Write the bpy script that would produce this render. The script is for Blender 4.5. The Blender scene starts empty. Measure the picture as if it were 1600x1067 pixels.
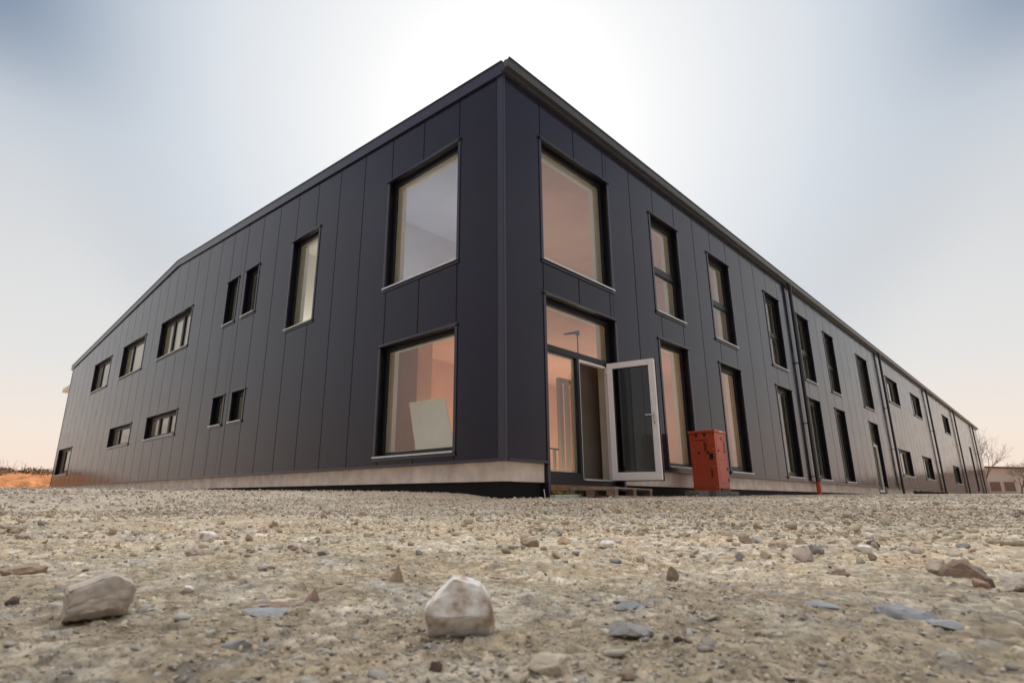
import bpy, bmesh, math, random
import numpy as np
from mathutils import Vector, Matrix, noise as mnoise

sc = bpy.context.scene
COL = sc.collection
# ------------------------------------------------------------------ camera
cd = bpy.data.cameras.new('camera'); cam = bpy.data.objects.new('camera', cd); COL.objects.link(cam)
cd.sensor_width = 36.0; cd.lens = 20.053; cd.shift_x = 0.02643; cd.shift_y = -0.0015
R2 = Vector((0.70246903, -0.71170321, 0.00397599)); U2 = Vector((-0.19327603, -0.18538581, 0.96347106)); FW = Vector((0.68496835, 0.67757704, 0.26778296))
cam.matrix_world = Matrix(((R2.x, U2.x, -FW.x, -5.9494), (R2.y, U2.y, -FW.y, -5.4869), (R2.z, U2.z, -FW.z, 0.7211), (0, 0, 0, 1)))
cd.clip_start = 0.02; cd.clip_end = 3000
cd.dof.use_dof = True; cd.dof.focus_distance = 5.0; cd.dof.aperture_fstop = 7.1
sc.camera = cam
# ------------------------------------------------------------------ light
SUN_DIR = Vector((0.60, 0.545, 0.587)).normalized()
SUN_EL = math.asin(SUN_DIR.z); SUN_AZ = math.atan2(SUN_DIR.x, SUN_DIR.y)
w = bpy.data.worlds.new("World"); sc.world = w; w.use_nodes = True
NT = w.node_tree; NT.nodes.clear()
def N(t, typ, **kw):
    n = t.nodes.new(typ)
    for k, v in kw.items(): setattr(n, k, v)
    return n
wo = N(NT, 'ShaderNodeOutputWorld'); bg = N(NT, 'ShaderNodeBackground')
sky = N(NT, 'ShaderNodeTexSky', sky_type='NISHITA', sun_disc=False, sun_elevation=SUN_EL, sun_rotation=SUN_AZ, altitude=300, air_density=1.0, dust_density=2.2, ozone_density=1.0)
bg.inputs['Strength'].default_value = 0.10
# broad veil of thin high haze round the hidden sun and a dusty warm horizon
tc = N(NT, 'ShaderNodeTexCoord')
nrm = N(NT, 'ShaderNodeVectorMath', operation='NORMALIZE'); NT.links.new(tc.outputs['Generated'], nrm.inputs[0])
dt = N(NT, 'ShaderNodeVectorMath', operation='DOT_PRODUCT'); NT.links.new(nrm.outputs[0], dt.inputs[0]); dt.inputs[1].default_value = SUN_DIR
glow = N(NT, 'ShaderNodeValToRGB'); NT.links.new(dt.outputs['Value'], glow.inputs['Fac'])
cr = glow.color_ramp; cr.interpolation = 'B_SPLINE'
SKYGLOW = [(0.0, (.34, .38, .48)), (.30, (.33, .37, .47)), (.55, (.26, .31, .41)), (.68, (.17, .23, .33)), (.77, (.12, .18, .28)), (.83, (.36, .42, .50)), (.89, (.60, .64, .69)), (.925, (.665, .69, .72)), (.955, (.74, .755, .77)), (.985, (.83, .83, .83)), (1.0, (1.15, 1.13, 1.10))]
while len(cr.elements) < len(SKYGLOW): cr.elements.new(.5)
for e, (p, c) in zip(cr.elements, SKYGLOW): e.position = p; e.color = (*c, 1)
sep = N(NT, 'ShaderNodeSeparateXYZ'); NT.links.new(nrm.outputs[0], sep.inputs[0])
hz = N(NT, 'ShaderNodeValToRGB'); NT.links.new(sep.outputs['Z'], hz.inputs['Fac'])
hr = hz.color_ramp; hr.interpolation = 'B_SPLINE'
HZ = [(0.0, 1.0), (.10, 1.0), (.25, .97), (.38, .85), (.49, .70), (.56, .12), (.62, 0.0)]
while len(hr.elements) < len(HZ): hr.elements.new(.5)
for e, (p, c) in zip(hr.elements, HZ): e.position = p; e.color = (c, c, c, 1)
hcol = N(NT, 'ShaderNodeValToRGB'); NT.links.new(sep.outputs['Z'], hcol.inputs['Fac'])
hc = hcol.color_ramp
HC = [(0.0, (.82, .64, .53)), (.09, (.79, .69, .605)), (.20, (.69, .68, .665)), (.36, (.665, .67, .67)), (.50, (.66, .69, .72))]
while len(hc.elements) < len(HC): hc.elements.new(.5)
for e, (p, c) in zip(hc.elements, HC): e.position = p; e.color = (*c, 1)
fade = N(NT, 'ShaderNodeMapRange'); fade.interpolation_type = 'SMOOTHSTEP'; fade.inputs['From Min'].default_value = .76; fade.inputs['From Max'].default_value = .97; fade.inputs['To Min'].default_value = 1; fade.inputs['To Max'].default_value = 0; NT.links.new(dt.outputs['Value'], fade.inputs['Value'])
hzf = N(NT, 'ShaderNodeMath', operation='MULTIPLY'); NT.links.new(hz.outputs[0], hzf.inputs[0]); NT.links.new(fade.outputs[0], hzf.inputs[1])
mixh = N(NT, 'ShaderNodeMix', data_type='RGBA'); NT.links.new(hzf.outputs[0], mixh.inputs['Factor']); NT.links.new(glow.outputs[0], mixh.inputs['A']); NT.links.new(hcol.outputs[0], mixh.inputs['B'])
# the veil thickens overhead, and the low sky opposite the sun is dimmer
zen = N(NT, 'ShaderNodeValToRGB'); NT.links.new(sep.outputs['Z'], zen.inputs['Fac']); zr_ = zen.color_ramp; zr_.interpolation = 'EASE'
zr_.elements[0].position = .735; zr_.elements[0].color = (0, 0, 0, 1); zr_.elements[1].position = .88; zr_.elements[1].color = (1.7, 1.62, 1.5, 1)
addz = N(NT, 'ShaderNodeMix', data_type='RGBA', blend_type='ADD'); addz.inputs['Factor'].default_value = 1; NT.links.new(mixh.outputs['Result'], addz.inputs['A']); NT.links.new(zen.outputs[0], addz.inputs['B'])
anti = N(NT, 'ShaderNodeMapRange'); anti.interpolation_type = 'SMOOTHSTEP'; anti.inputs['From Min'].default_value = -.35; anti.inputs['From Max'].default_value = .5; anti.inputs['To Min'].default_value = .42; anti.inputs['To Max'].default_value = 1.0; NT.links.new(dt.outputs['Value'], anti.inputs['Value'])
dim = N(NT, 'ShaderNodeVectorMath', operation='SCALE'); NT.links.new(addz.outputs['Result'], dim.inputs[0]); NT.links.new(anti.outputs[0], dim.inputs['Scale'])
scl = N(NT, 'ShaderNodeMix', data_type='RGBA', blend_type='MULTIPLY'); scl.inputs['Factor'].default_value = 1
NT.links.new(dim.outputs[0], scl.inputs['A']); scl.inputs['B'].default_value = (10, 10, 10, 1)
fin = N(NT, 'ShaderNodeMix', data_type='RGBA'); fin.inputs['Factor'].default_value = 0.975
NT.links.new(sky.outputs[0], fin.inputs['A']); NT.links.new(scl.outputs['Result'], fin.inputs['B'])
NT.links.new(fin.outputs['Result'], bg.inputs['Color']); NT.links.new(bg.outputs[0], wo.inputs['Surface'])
sl = bpy.data.lights.new('sun', 'SUN'); sun = bpy.data.objects.new('sun', sl); COL.objects.link(sun)
sl.energy = 3.4; sl.angle = math.radians(0.53); sl.color = (1.0, .86, .68)
sun.rotation_euler = SUN_DIR.to_track_quat('Z', 'Y').to_euler(); sun.location = (30, 30, 40)
vs = sc.view_settings; sc.display_settings.display_device = 'sRGB'
vs.view_transform = 'Standard'; vs.look = 'None'; vs.exposure = 0.22; vs.gamma = 1.0; vs.use_curve_mapping = False

# ------------------------------------------------------------------ helpers
def tag(o, label=None, cat=None, group=None, kind=None):
    if label: o['label'] = label
    if cat: o['category'] = cat
    if group: o['group'] = group
    if kind: o['kind'] = kind
    return o
def empty(name, loc=(0, 0, 0), rz=0.0):
    o = bpy.data.objects.new(name, None); COL.objects.link(o); o.location = loc; o.rotation_euler = (0, 0, rz); o.empty_display_size = .2
    return o
class Facade:
    """u along the wall, d into the wall, z up"""
    def __init__(s, left): s.left = left
    def __call__(s, u, d, z): return (d, u, z) if s.left else (u, d, z)
RF, LF = Facade(False), Facade(True)
class World3:
    left = False
    def __call__(s, x, y, z): return (x, y, z)
W3 = World3()
class MB:
    def __init__(s, f=W3): s.v = []; s.f = []; s.m = f; s.mats = []
    def box(s, a0, a1, b0, b1, c0, c1):
        n = len(s.v)
        for c in (c0, c1):
            for b in (b0, b1):
                for a in (a0, a1): s.v.append(s.m(a, b, c))
        fs = [(0, 2, 3, 1), (4, 5, 7, 6), (0, 1, 5, 4), (2, 6, 7, 3), (0, 4, 6, 2), (1, 3, 7, 5)]
        for q in fs: s.f.append(tuple(n + i for i in (q[::-1] if s.m.left else q)))
        return s
    def prism(s, pts, h0, h1, axis='a'):
        """polygon pts in the two other axes, extruded along axis between h0 and h1"""
        n = len(s.v); k = len(pts)
        for h in (h0, h1):
            for p, q in pts: s.v.append(s.m(*((h, p, q) if axis == 'a' else (p, h, q) if axis == 'b' else (p, q, h))))
        s.f.append(tuple(range(n, n + k))[::-1]); s.f.append(tuple(range(n + k, n + 2 * k)))
        for i in range(k): j = (i + 1) % k; s.f.append((n + i, n + j, n + k + j, n + k + i))
        s.fix = True
        return s
    def tube(s, P, rad, k=8, cap=True):
        P = [Vector(p) for p in P]; rad = rad if hasattr(rad, '__len__') else [rad] * len(P)
        n = len(s.v); up = None
        for i, p in enumerate(P):
            d = (P[min(i + 1, len(P) - 1)] - P[max(i - 1, 0)]).normalized()
            if up is None: up = d.orthogonal().normalized()
            up = (up - d * up.dot(d)).normalized(); r = d.cross(up)
            for j in range(k):
                a = 2 * math.pi * j / k; q = p + (up * math.cos(a) + r * math.sin(a)) * rad[i]
                s.v.append(tuple(q))
        for i in range(len(P) - 1):
            for j in range(k):
                a = n + i * k + j; b = n + i * k + (j + 1) % k
                s.f.append((a, b, b + k, a + k))
        if cap:
            s.f.append(tuple(range(n, n + k))[::-1]); e = n + (len(P) - 1) * k; s.f.append(tuple(range(e, e + k)))
        return s
    def quad(s, *pts):
        n = len(s.v); s.v += [s.m(*p) for p in pts]; s.f.append(tuple(range(n, n + len(pts)))); return s
    def build(s, name, mat, parent=None, bevel=0.0, smooth=False, fix=False):
        me = bpy.data.meshes.new(name); me.from_pydata(s.v, [], s.f)
        if fix or getattr(s, 'fix', False) or bevel:
            bm = bmesh.new(); bm.from_mesh(me); bmesh.ops.recalc_face_normals(bm, faces=bm.faces)
            if bevel: bmesh.ops.bevel(bm, geom=list(bm.edges), offset=bevel, segments=1, affect='EDGES', clamp_overlap=True)
            bm.to_mesh(me); bm.free()
        if smooth:
            me.polygons.foreach_set('use_smooth', [True] * len(me.polygons))
            try: me.set_sharp_from_angle(angle=math.radians(40))
            except Exception: pass
        me.materials.append(mat)
        o = bpy.data.objects.new(name, me); COL.objects.link(o)
        if parent is not None: o.parent = parent
        return o
def place_world(o, parent):
    "keep world coordinates when parented to a moved empty"
    o.parent = parent; o.matrix_parent_inverse = Matrix.LocRotScale(parent.location, parent.rotation_euler, None).inverted()
    return o

# ------------------------------------------------------------------ materials
def mat(name, col, rough=.6, metal=0.0, spec=.5, noise=None, bump=None, coat=0.0, attr=None, var=.0, rvar=0.0):
    """noise=(scale, amount) colour mottling; bump=(scale, strength, distance)"""
    m = bpy.data.materials.new(name); m.use_nodes = True; t = m.node_tree; b = t.nodes['Principled BSDF']
    b.inputs['Base Color'].default_value = (*col, 1); b.inputs['Roughness'].default_value = rough; b.inputs['Metallic'].default_value = metal
    b.inputs['Specular IOR Level'].default_value = spec; b.inputs['Coat Weight'].default_value = coat
    tcn = N(t, 'ShaderNodeTexCoord'); src = None
    if attr:
        a = N(t, 'ShaderNodeAttribute', attribute_name=attr); src = a.outputs['Color']
    if noise:
        nz = N(t, 'ShaderNodeTexNoise'); nz.inputs['Scale'].default_value = noise[0]; nz.inputs['Detail'].default_value = 6; nz.inputs['Roughness'].default_value = .65
        t.links.new(tcn.outputs['Object'], nz.inputs['Vector'])
        mr = N(t, 'ShaderNodeMapRange'); mr.inputs['From Min'].default_value = .3; mr.inputs['From Max'].default_value = .7
        mr.inputs['To Min'].default_value = 1 - noise[1]; mr.inputs['To Max'].default_value = 1 + noise[1]; t.links.new(nz.outputs[0], mr.inputs['Value'])
        mx = N(t, 'ShaderNodeVectorMath', operation='SCALE')
        if src is not None: t.links.new(src, mx.inputs[0])
        else: mx.inputs[0].default_value = col
        t.links.new(mr.outputs[0], mx.inputs['Scale']); src = mx.outputs[0]
    if var:
        oi = N(t, 'ShaderNodeObjectInfo'); mr2 = N(t, 'ShaderNodeMapRange'); mr2.inputs['To Min'].default_value = 1 - var; mr2.inputs['To Max'].default_value = 1 + var
        t.links.new(oi.outputs['Random'], mr2.inputs['Value']); mx2 = N(t, 'ShaderNodeVectorMath', operation='SCALE')
        if src is not None: t.links.new(src, mx2.inputs[0])
        else: mx2.inputs[0].default_value = col
        t.links.new(mr2.outputs[0], mx2.inputs['Scale']); src = mx2.outputs[0]
    if src is not None: t.links.new(src, b.inputs['Base Color'])
    if rvar:
        n3 = N(t, 'ShaderNodeTexNoise'); n3.inputs['Scale'].default_value = 1.3; n3.inputs['Detail'].default_value = 5; t.links.new(tcn.outputs['Object'], n3.inputs['Vector'])
        m3 = N(t, 'ShaderNodeMapRange'); m3.inputs['From Min'].default_value = .3; m3.inputs['From Max'].default_value = .7; m3.inputs['To Min'].default_value = rough - rvar; m3.inputs['To Max'].default_value = rough + rvar
        t.links.new(n3.outputs[0], m3.inputs['Value']); t.links.new(m3.outputs[0], b.inputs['Roughness'])
    if bump:
        n2 = N(t, 'ShaderNodeTexNoise'); n2.inputs['Scale'].default_value = bump[0]; n2.inputs['Detail'].default_value = 8 if len(bump) < 4 else bump[3]; t.links.new(tcn.outputs['Object'], n2.inputs['Vector'])
        bp = N(t, 'ShaderNodeBump'); bp.inputs['Strength'].default_value = bump[1]; bp.inputs['Distance'].default_value = bump[2]
        t.links.new(n2.outputs[0], bp.inputs['Height']); t.links.new(bp.outputs[0], b.inputs['Normal'])
    return m
M = {}
M['panel'] = mat('anthracite_panel', (.0170, .0150, .0310), .15, spec=.24, noise=(.9, .12), bump=(.55, .30, .02, 2.5), rvar=.055)
M['trim'] = mat('anthracite_trim', (.024, .022, .044), .28, noise=(3, .08), bump=(1.2, .1, .01, 1))
M['reveal'] = mat('dark_reveal', (.004, .004, .006), .45, spec=.25)
M['frame'] = mat('dark_frame', (.009, .009, .014), .38, spec=.35)
M['sill'] = mat('mill_aluminium', (.62, .62, .63), .42, metal=.35, noise=(8, .08))
M['gutter'] = mat('grey_gutter', (.07, .076, .088), .40, metal=.3, noise=(2, .12))
M['pipe'] = mat('black_pipe', (.02, .021, .024), .28)
M['boot'] = mat('orange_pipe', (.52, .07, .03), .45)
M['concrete'] = mat('plinth_concrete', (.74, .63, .55), .85, noise=(2.3, .24), bump=(30, .35, .004))
M['bitumen'] = mat('black_bitumen', (.004, .004, .005), .7, spec=.25, noise=(4, .3), bump=(12, .4, .01))
M['roof'] = mat('roof_sheet', (.10, .10, .11), .5)
M['bead'] = mat('pale_bead', (.36, .36, .29), .5)
M['lining'] = mat('pale_lining', (.64, .59, .50), .7, noise=(4, .06))
M['salmon'] = mat('salmon_plaster', (.62, .37, .27), .85, noise=(1.2, .07))
M['sky_tint_plaster'] = mat('sky_tint_plaster', (.58, .61, .72), .85, noise=(1.2, .06))  # bluish: the sky's reflection in the upper corner pane put into the colour
M['slab'] = mat('slab_concrete', (.22, .21, .2), .9, noise=(3, .1))
M['cream'] = mat('cream_board', (.70, .66, .56), .8, noise=(2, .05))
M['upvc'] = mat('white_plastic', (.84, .82, .83), .38, noise=(5, .03))
M['black'] = mat('black_rubber', (.012, .012, .014), .5)
M['steel'] = mat('brushed_steel', (.6, .6, .62), .3, metal=1)
M['red'] = mat('red_powder_coat', (.50, .080, .035), .42, noise=(3, .08), bump=(60, .06, .002))
M['rivet'] = mat('bright_rivet', (.75, .72, .68), .3, metal=.6)
M['ink'] = mat('black_ink', (.012, .012, .012), .5)
M['sticker'] = mat('pale_sticker', (.75, .72, .68), .5, noise=(60, .15))
M['block'] = mat('concrete_block', (.13, .125, .115), .95, noise=(22, .35), bump=(60, .7, .006), var=.12)
M['pallet'] = mat('grey_pallet_wood', (.30, .25, .20), .85, noise=(14, .25), bump=(40, .3, .004), var=.15)
M['pallet_block'] = mat('pallet_block_wood', (.24, .15, .105), .9, noise=(18, .3), bump=(40, .3, .004), var=.15)
M['green'] = mat('green_insulation', (.42, .55, .42), .8, noise=(8, .08))
M['wood'] = mat('brown_wood', (.23, .11, .055), .7, noise=(9, .25))
M['drywall'] = mat('white_drywall', (.80, .77, .68), .85, noise=(2, .04))
M['shade_wall'] = mat('shaded_wall_tone', (.15, .125, .10), .8, noise=(2, .1))  # the inner wall's shade put into the colour
M['dark_metal'] = mat('dark_metal', (.03, .03, .03), .4)
M['stud'] = mat('inner_door_frame_paint', (.22, .17, .12), .6)
M['film'] = mat('clear_film', (.5, .5, .5), .25)
M['bark'] = mat('tree_bark', (.15, .10, .075), .9, noise=(10, .2))
M['farwall'] = mat('pale_hall_wall', (.52, .48, .48), .8, noise=(.3, .1))
M['farroof'] = mat('brown_hall_roof', (.09, .06, .045), .8)
M['fardark'] = mat('brown_glazing', (.16, .11, .085), .3)
M['scrub'] = mat('scrub_leaves', (.15, .085, .035), .9, noise=(1.2, .45))
M['stalk'] = mat('dry_stalk', (.42, .33, .28), .9)
M['clod'] = mat('rusty_rubble', (.06, .03, .022), .9)
M['strip'] = mat('sunlit_dry_grass', (.62, .38, .20), .9, noise=(.8, .2))
def glass_mat(name, tint=(1, 1, 1), ior=1.52, rough=.0):
    m = bpy.data.materials.new(name); m.use_nodes = True; t = m.node_tree; t.nodes.clear()
    o = N(t, 'ShaderNodeOutputMaterial'); mx = N(t, 'ShaderNodeMixShader'); tr = N(t, 'ShaderNodeBsdfTransparent'); gl = N(t, 'ShaderNodeBsdfGlossy'); fr = N(t, 'ShaderNodeFresnel')
    tr.inputs['Color'].default_value = (*tint, 1); gl.inputs['Roughness'].default_value = rough; fr.inputs['IOR'].default_value = ior
    tcn = N(t, 'ShaderNodeTexCoord'); n2 = N(t, 'ShaderNodeTexNoise'); n2.inputs['Scale'].default_value = .9; n2.inputs['Detail'].default_value = 1; t.links.new(tcn.outputs['Object'], n2.inputs['Vector'])
    bp = N(t, 'ShaderNodeBump'); bp.inputs['Strength'].default_value = .06; bp.inputs['Distance'].default_value = .02; t.links.new(n2.outputs[0], bp.inputs['Height']); t.links.new(bp.outputs[0], gl.inputs['Normal'])
    ge = N(t, 'ShaderNodeNewGeometry'); sb = N(t, 'ShaderNodeMath', operation='SUBTRACT'); sb.inputs[0].default_value = 1; t.links.new(ge.outputs['Backfacing'], sb.inputs[1]); ml = N(t, 'ShaderNodeMath', operation='MULTIPLY'); t.links.new(fr.outputs[0], ml.inputs[0]); t.links.new(sb.outputs[0], ml.inputs[1]); t.links.new(ml.outputs[0], mx.inputs[0]); t.links.new(tr.outputs[0], mx.inputs[1]); t.links.new(gl.outputs[0], mx.inputs[2]); t.links.new(mx.outputs[0], o.inputs['Surface'])
    return m
M['glass'] = glass_mat('window_glass', (.98, .99, .97), 2.05)
M['door_glass'] = glass_mat('door_glass', (.55, .57, .56), 1.7)
# ------------------------------------------------------------------ the ground
CAMX, CAMY = -5.9494, -5.4869
def sm(a, b, x):
    t = np.clip((x - a) / (b - a), 0, 1); return t * t * (3 - 2 * t)
def base_height(x, y):
    "the lie of the land: level yard, banked up towards the walls"
    r = np.hypot(x - CAMX, y - CAMY)
    zr = np.interp(x, [-2, 0, 2, 5, 10, 14, 23, 40, 70, 200], [.71, .72, .74, .775, .83, .885, .97, 1.06, 1.17, 1.2])
    zl = np.interp(y, [0, .35, .8, 4, 10, 20, 33, 80], [.72, .73, .80, .815, .825, .86, .91, 1.0])
    wt = sm(-1.5, 1.5, x - y)
    zw = np.where(y > 0, np.where(x > 0, zr * wt + zl * (1 - wt), zl), zr)
    up = sm(2.6, 8.3, r)
    z = .56 + (zw - .56) * up
    back = ((x - CAMX) * .685 + (y - CAMY) * .678)
    return np.where(back < -1, np.minimum(z, .6), z)
def hsh(ix, iy, k=0):
    h = (ix.astype(np.int64) * 374761393 + iy.astype(np.int64) * 668265263 + k * 1274126177) & 0xffffffff
    h = ((h ^ (h >> 13)) * 1274126177) & 0xffffffff; h = (h ^ (h >> 16)) & 0xffffffff
    h = (h * 2246822519) & 0xffffffff
    return ((h ^ (h >> 15)) & 0xffffff) / float(0xffffff)
def vn(x, y, k=0):
    ix = np.floor(x); iy = np.floor(y); fx = x - ix; fy = y - iy
    fx = fx * fx * fx * (fx * (fx * 6 - 15) + 10); fy = fy * fy * fy * (fy * (fy * 6 - 15) + 10)
    a = hsh(ix, iy, k); b = hsh(ix + 1, iy, k); c = hsh(ix, iy + 1, k); d = hsh(ix + 1, iy + 1, k)
    return (a + (b - a) * fx) * (1 - fy) + (c + (d - c) * fx) * fy
def fbm(x, y, s, o=4, k=0, g=.5):
    t = 0; A = 1; n = 0
    for i in range(o):
        t = t + A * vn(x * s + 17.3 * i, y * s - 9.1 * i, k + i); n += A; A *= g; s *= 2.03
    return t / n
def cells(x, y, s, k=0, ax=1.0):
    "jittered cells: distance ratio to the nearest centre and a random number per cell"
    X = x * s; Y = y * s * ax; ix = np.floor(X); iy = np.floor(Y)
    d1 = np.full(X.shape, 9.0); d2 = d1.copy(); rid = np.zeros(X.shape)
    for i in (-1, 0, 1):
        for j in (-1, 0, 1):
            cx = ix + i; cy = iy + j
            dx = cx + hsh(cx, cy, k) - X; dy = cy + hsh(cx, cy, k + 1) - Y
            d = np.sqrt(dx * dx + dy * dy); r = hsh(cx, cy, k + 2)
            near = d < d1; d2 = np.where(near, d1, np.minimum(d2, d)); rid = np.where(near, r, rid); d1 = np.where(near, d, d1)
    return d1, d2, rid
C_SAND = np.array([.485, .375, .25]); C_SAND2 = np.array([.40, .325, .225]); C_PALE = np.array([.62, .55, .44]); C_BLUE = np.array([.36, .35, .325]); C_DARK = np.array([.13, .095, .07]); C_GRAV = np.array([.55, .46, .36])
def ground(x, y):
    "height and colour"
    r = np.hypot(x - CAMX, y - CAMY); z = base_height(x, y)
    fine = 1 - sm(3, 9, r); mid = 1 - sm(9, 20, r)
    far = sm(14, 60, r)
    rough = fbm(x, y, 2.2, 4, 3) - .5
    z = z + rough * (.035 * (1 - far))
    z = z + (fbm(x, y, 11, 4, 9) - .5) * .018 * mid
    # flat rocks sunk in the dust
    wx = x + (fbm(x, y, 16, 3, 31) - .5) * .09; wy = y + (fbm(x, y, 16, 3, 41) - .5) * .09
    d1, d2, rid = cells(wx, wy, 7.5, 50, 1.0)
    edge = d2 - d1
    on = (rid < .24) * sm(.05, .22, edge) * (1 - sm(.34, .52, d1 + (fbm(x, y, 40, 2, 8) - .5) * .3))
    tilt = (hsh(np.floor(rid * 9999), np.floor(rid * 777), 5) - .3)
    z = z + on * (.004 + .012 * tilt * tilt) * fine
    d1b, d2b, ridb = cells(x + (fbm(x, y, 50, 2, 77) - .5) * .03, y + (fbm(x, y, 50, 2, 79) - .5) * .03, 24, 60)
    onb = (ridb < .26) * sm(.04, .16, d2b - d1b) * (1 - sm(.3, .46, d1b)) * (1 - on)
    z = z + onb * .0035 * fine
    # crumbs
    d1c, d2c, ridc = cells(x, y, 85, 70)
    onc = (ridc < .42) * (1 - sm(.22, .45, d1c)) * (1 - .8 * on)
    z = z + onc * .0013 * (1 - sm(1.2, 3.2, r))
    d1e, d2e, ride = cells(x, y, 42, 270)
    one = (ride < .22) * (1 - sm(.20, .40, d1e)) * (1 - on); z = z + one * .0026 * (1 - sm(2.2, 5.0, r))
    z = z + (fbm(x, y, 120, 2, 90) - .5) * .0009 * (1 - sm(1.0, 2.5, r)) * (1 - .6 * on)
    pits = sm(.60, .68, fbm(x, y, 70, 3, 99, .6)); z = z - pits * .0018 * fine * (1 - on)
    # colour
    n1 = fbm(x, y, 1.1, 4, 120)[..., None]; n2 = fbm(x, y, 9, 4, 130)[..., None]; n3 = fbm(x, y, 60, 3, 140)[..., None]
    c = C_SAND + (C_SAND2 - C_SAND) * sm(.35, .65, n1)
    c = c + (C_PALE - c) * sm(.5, .72, n2) * .55
    tone = np.stack([.85 + .5 * np.modf(rid * 37)[0]] * 3, -1)
    pick = np.modf(rid * 91)[0][..., None]
    sc_ = np.where(pick < .55, C_BLUE, np.where(pick < .85, C_PALE, C_SAND2 * .8)) * tone
    dust = (.22 + .32 * sm(.4, .62, n3[..., 0]))
    c = c + (sc_ - c) * (on * dust)[..., None]
    toneb = (.7 + .6 * np.modf(ridb * 53)[0])[..., None]
    pb = np.modf(ridb * 71)[0][..., None]
    cb = np.where(pb < .4, C_BLUE, np.where(pb < .75, C_PALE, C_SAND * .8)) * toneb
    c = c + (cb - c) * (onb * .55 * fine)[..., None]
    tc_ = (.55 + .8 * np.modf(ridc * 61)[0])[..., None]
    c = c * (1 + (tc_ - 1) * (onc * .7 * (1 - sm(2, 5, r)))[..., None])
    te = (.55 + .9 * np.modf(ride * 61)[0])[..., None]; c = c * (1 + (te - 1) * (one * .8 * (1 - sm(3, 6, r)))[..., None])
    c = c * (1 - .30 * (pits * fine)[..., None])  # shade in the small pits painted into the colour
    speck = (hsh(np.floor(x * 420), np.floor(y * 420), 9) > .93) * (1 - sm(1.5, 3.0, r)); c = c * (1 - .45 * speck[..., None])
    c = c * (.64 + .72 * n3) * (.82 + .36 * fbm(x, y, 3.1, 4, 160)[..., None])
    c = c * (1 + .30 * sm(.8, 2.6, r))[..., None]      # paler away from the camera: the foreground's vignette put into the colour
    c = c * (.80 + .14 * sm(.6, 1.6, r))[..., None]  # nearest ground darkened further, the same vignette painted in
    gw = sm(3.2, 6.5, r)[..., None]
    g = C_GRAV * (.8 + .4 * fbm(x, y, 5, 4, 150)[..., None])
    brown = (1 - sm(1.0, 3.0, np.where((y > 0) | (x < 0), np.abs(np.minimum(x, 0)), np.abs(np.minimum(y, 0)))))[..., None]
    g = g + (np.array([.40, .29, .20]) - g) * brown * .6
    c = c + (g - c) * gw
    return z, c
def grid_mesh(name, radii, angles, material):
    R_, A_ = np.meshgrid(radii, angles, indexing='ij')
    x = CAMX + R_ * np.cos(A_); y = CAMY + R_ * np.sin(A_)
    z, c = ground(x, y)
    inside = (x > .16) & (y > .16) & (x < 70.8) & (y < 32.2)
    z = np.where(inside, np.minimum(z, .70), z)
    nr, na = x.shape
    co = np.stack([x, y, z], -1).reshape(-1, 3).astype(np.float32)
    i, j = np.meshgrid(np.arange(nr - 1), np.arange(na - 1), indexing='ij')
    a = (i * na + j).ravel(); quads = np.stack([a, a + na, a + na + 1, a + 1], -1).astype(np.int32)
    me = bpy.data.meshes.new(name); me.vertices.add(len(co)); me.vertices.foreach_set('co', co.ravel())
    nq = len(quads); me.loops.add(nq * 4); me.loops.foreach_set('vertex_index', quads.ravel()); me.polygons.add(nq)
    me.polygons.foreach_set('loop_start', np.arange(nq, dtype=np.int32) * 4); me.polygons.foreach_set('loop_total', np.full(nq, 4, dtype=np.int32))
    me.update(calc_edges=True)
    me.polygons.foreach_set('use_smooth', np.ones(nq, dtype=bool))
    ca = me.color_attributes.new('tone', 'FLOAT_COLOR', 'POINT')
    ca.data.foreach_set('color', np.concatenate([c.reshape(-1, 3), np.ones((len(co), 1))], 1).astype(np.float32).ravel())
    me.materials.append(material); o = bpy.data.objects.new(name, me); COL.objects.link(o)
    return o
M['ground'] = mat('dusty_ground', (.4, .3, .2), .95, spec=.25, attr='tone', noise=(55, .14), bump=(160, .5, .0025))
tg = M['ground'].node_tree; bg_ = tg.nodes['Principled BSDF']; tcg = N(tg, 'ShaderNodeTexCoord'); vg = N(tg, 'ShaderNodeTexVoronoi'); vg.inputs['Scale'].default_value = 48; tg.links.new(tcg.outputs['Object'], vg.inputs['Vector'])
hs = N(tg, 'ShaderNodeSeparateColor'); tg.links.new(vg.outputs['Color'], hs.inputs[0]); mg = N(tg, 'ShaderNodeMapRange'); mg.inputs['To Min'].default_value = .72; mg.inputs['To Max'].default_value = 1.22; tg.links.new(hs.outputs[0], mg.inputs['Value'])
old = bg_.inputs['Base Color'].links[0].from_socket; sg = N(tg, 'ShaderNodeVectorMath', operation='SCALE'); tg.links.new(old, sg.inputs[0]); tg.links.new(mg.outputs[0], sg.inputs['Scale']); tg.links.new(sg.outputs[0], bg_.inputs['Base Color'])
b2 = N(tg, 'ShaderNodeBump'); b2.inputs['Strength'].default_value = .6; b2.inputs['Distance'].default_value = .006; b2.invert = True; tg.links.new(vg.outputs['Distance'], b2.inputs['Height']); tg.links.new(bg_.inputs['Normal'].links[0].from_socket, b2.inputs['Normal']); tg.links.new(b2.outputs[0], bg_.inputs['Normal'])
ax0 = math.atan2(.678, .685)
ang = np.concatenate([np.linspace(ax0 - math.radians(52), ax0 + math.radians(50), 760), np.linspace(ax0 + math.radians(50), ax0 + math.radians(308), 64)[1:]])
rad = np.concatenate([[.004], np.geomspace(.10, .36, 14)[:-1], np.geomspace(.36, 9.5, 520), np.geomspace(9.5, 900, 90)[1:]])
tag(grid_mesh('ground', rad, ang, M['ground']), kind='structure', label='dusty stony yard of crushed rock rising towards the dark building')

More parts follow.
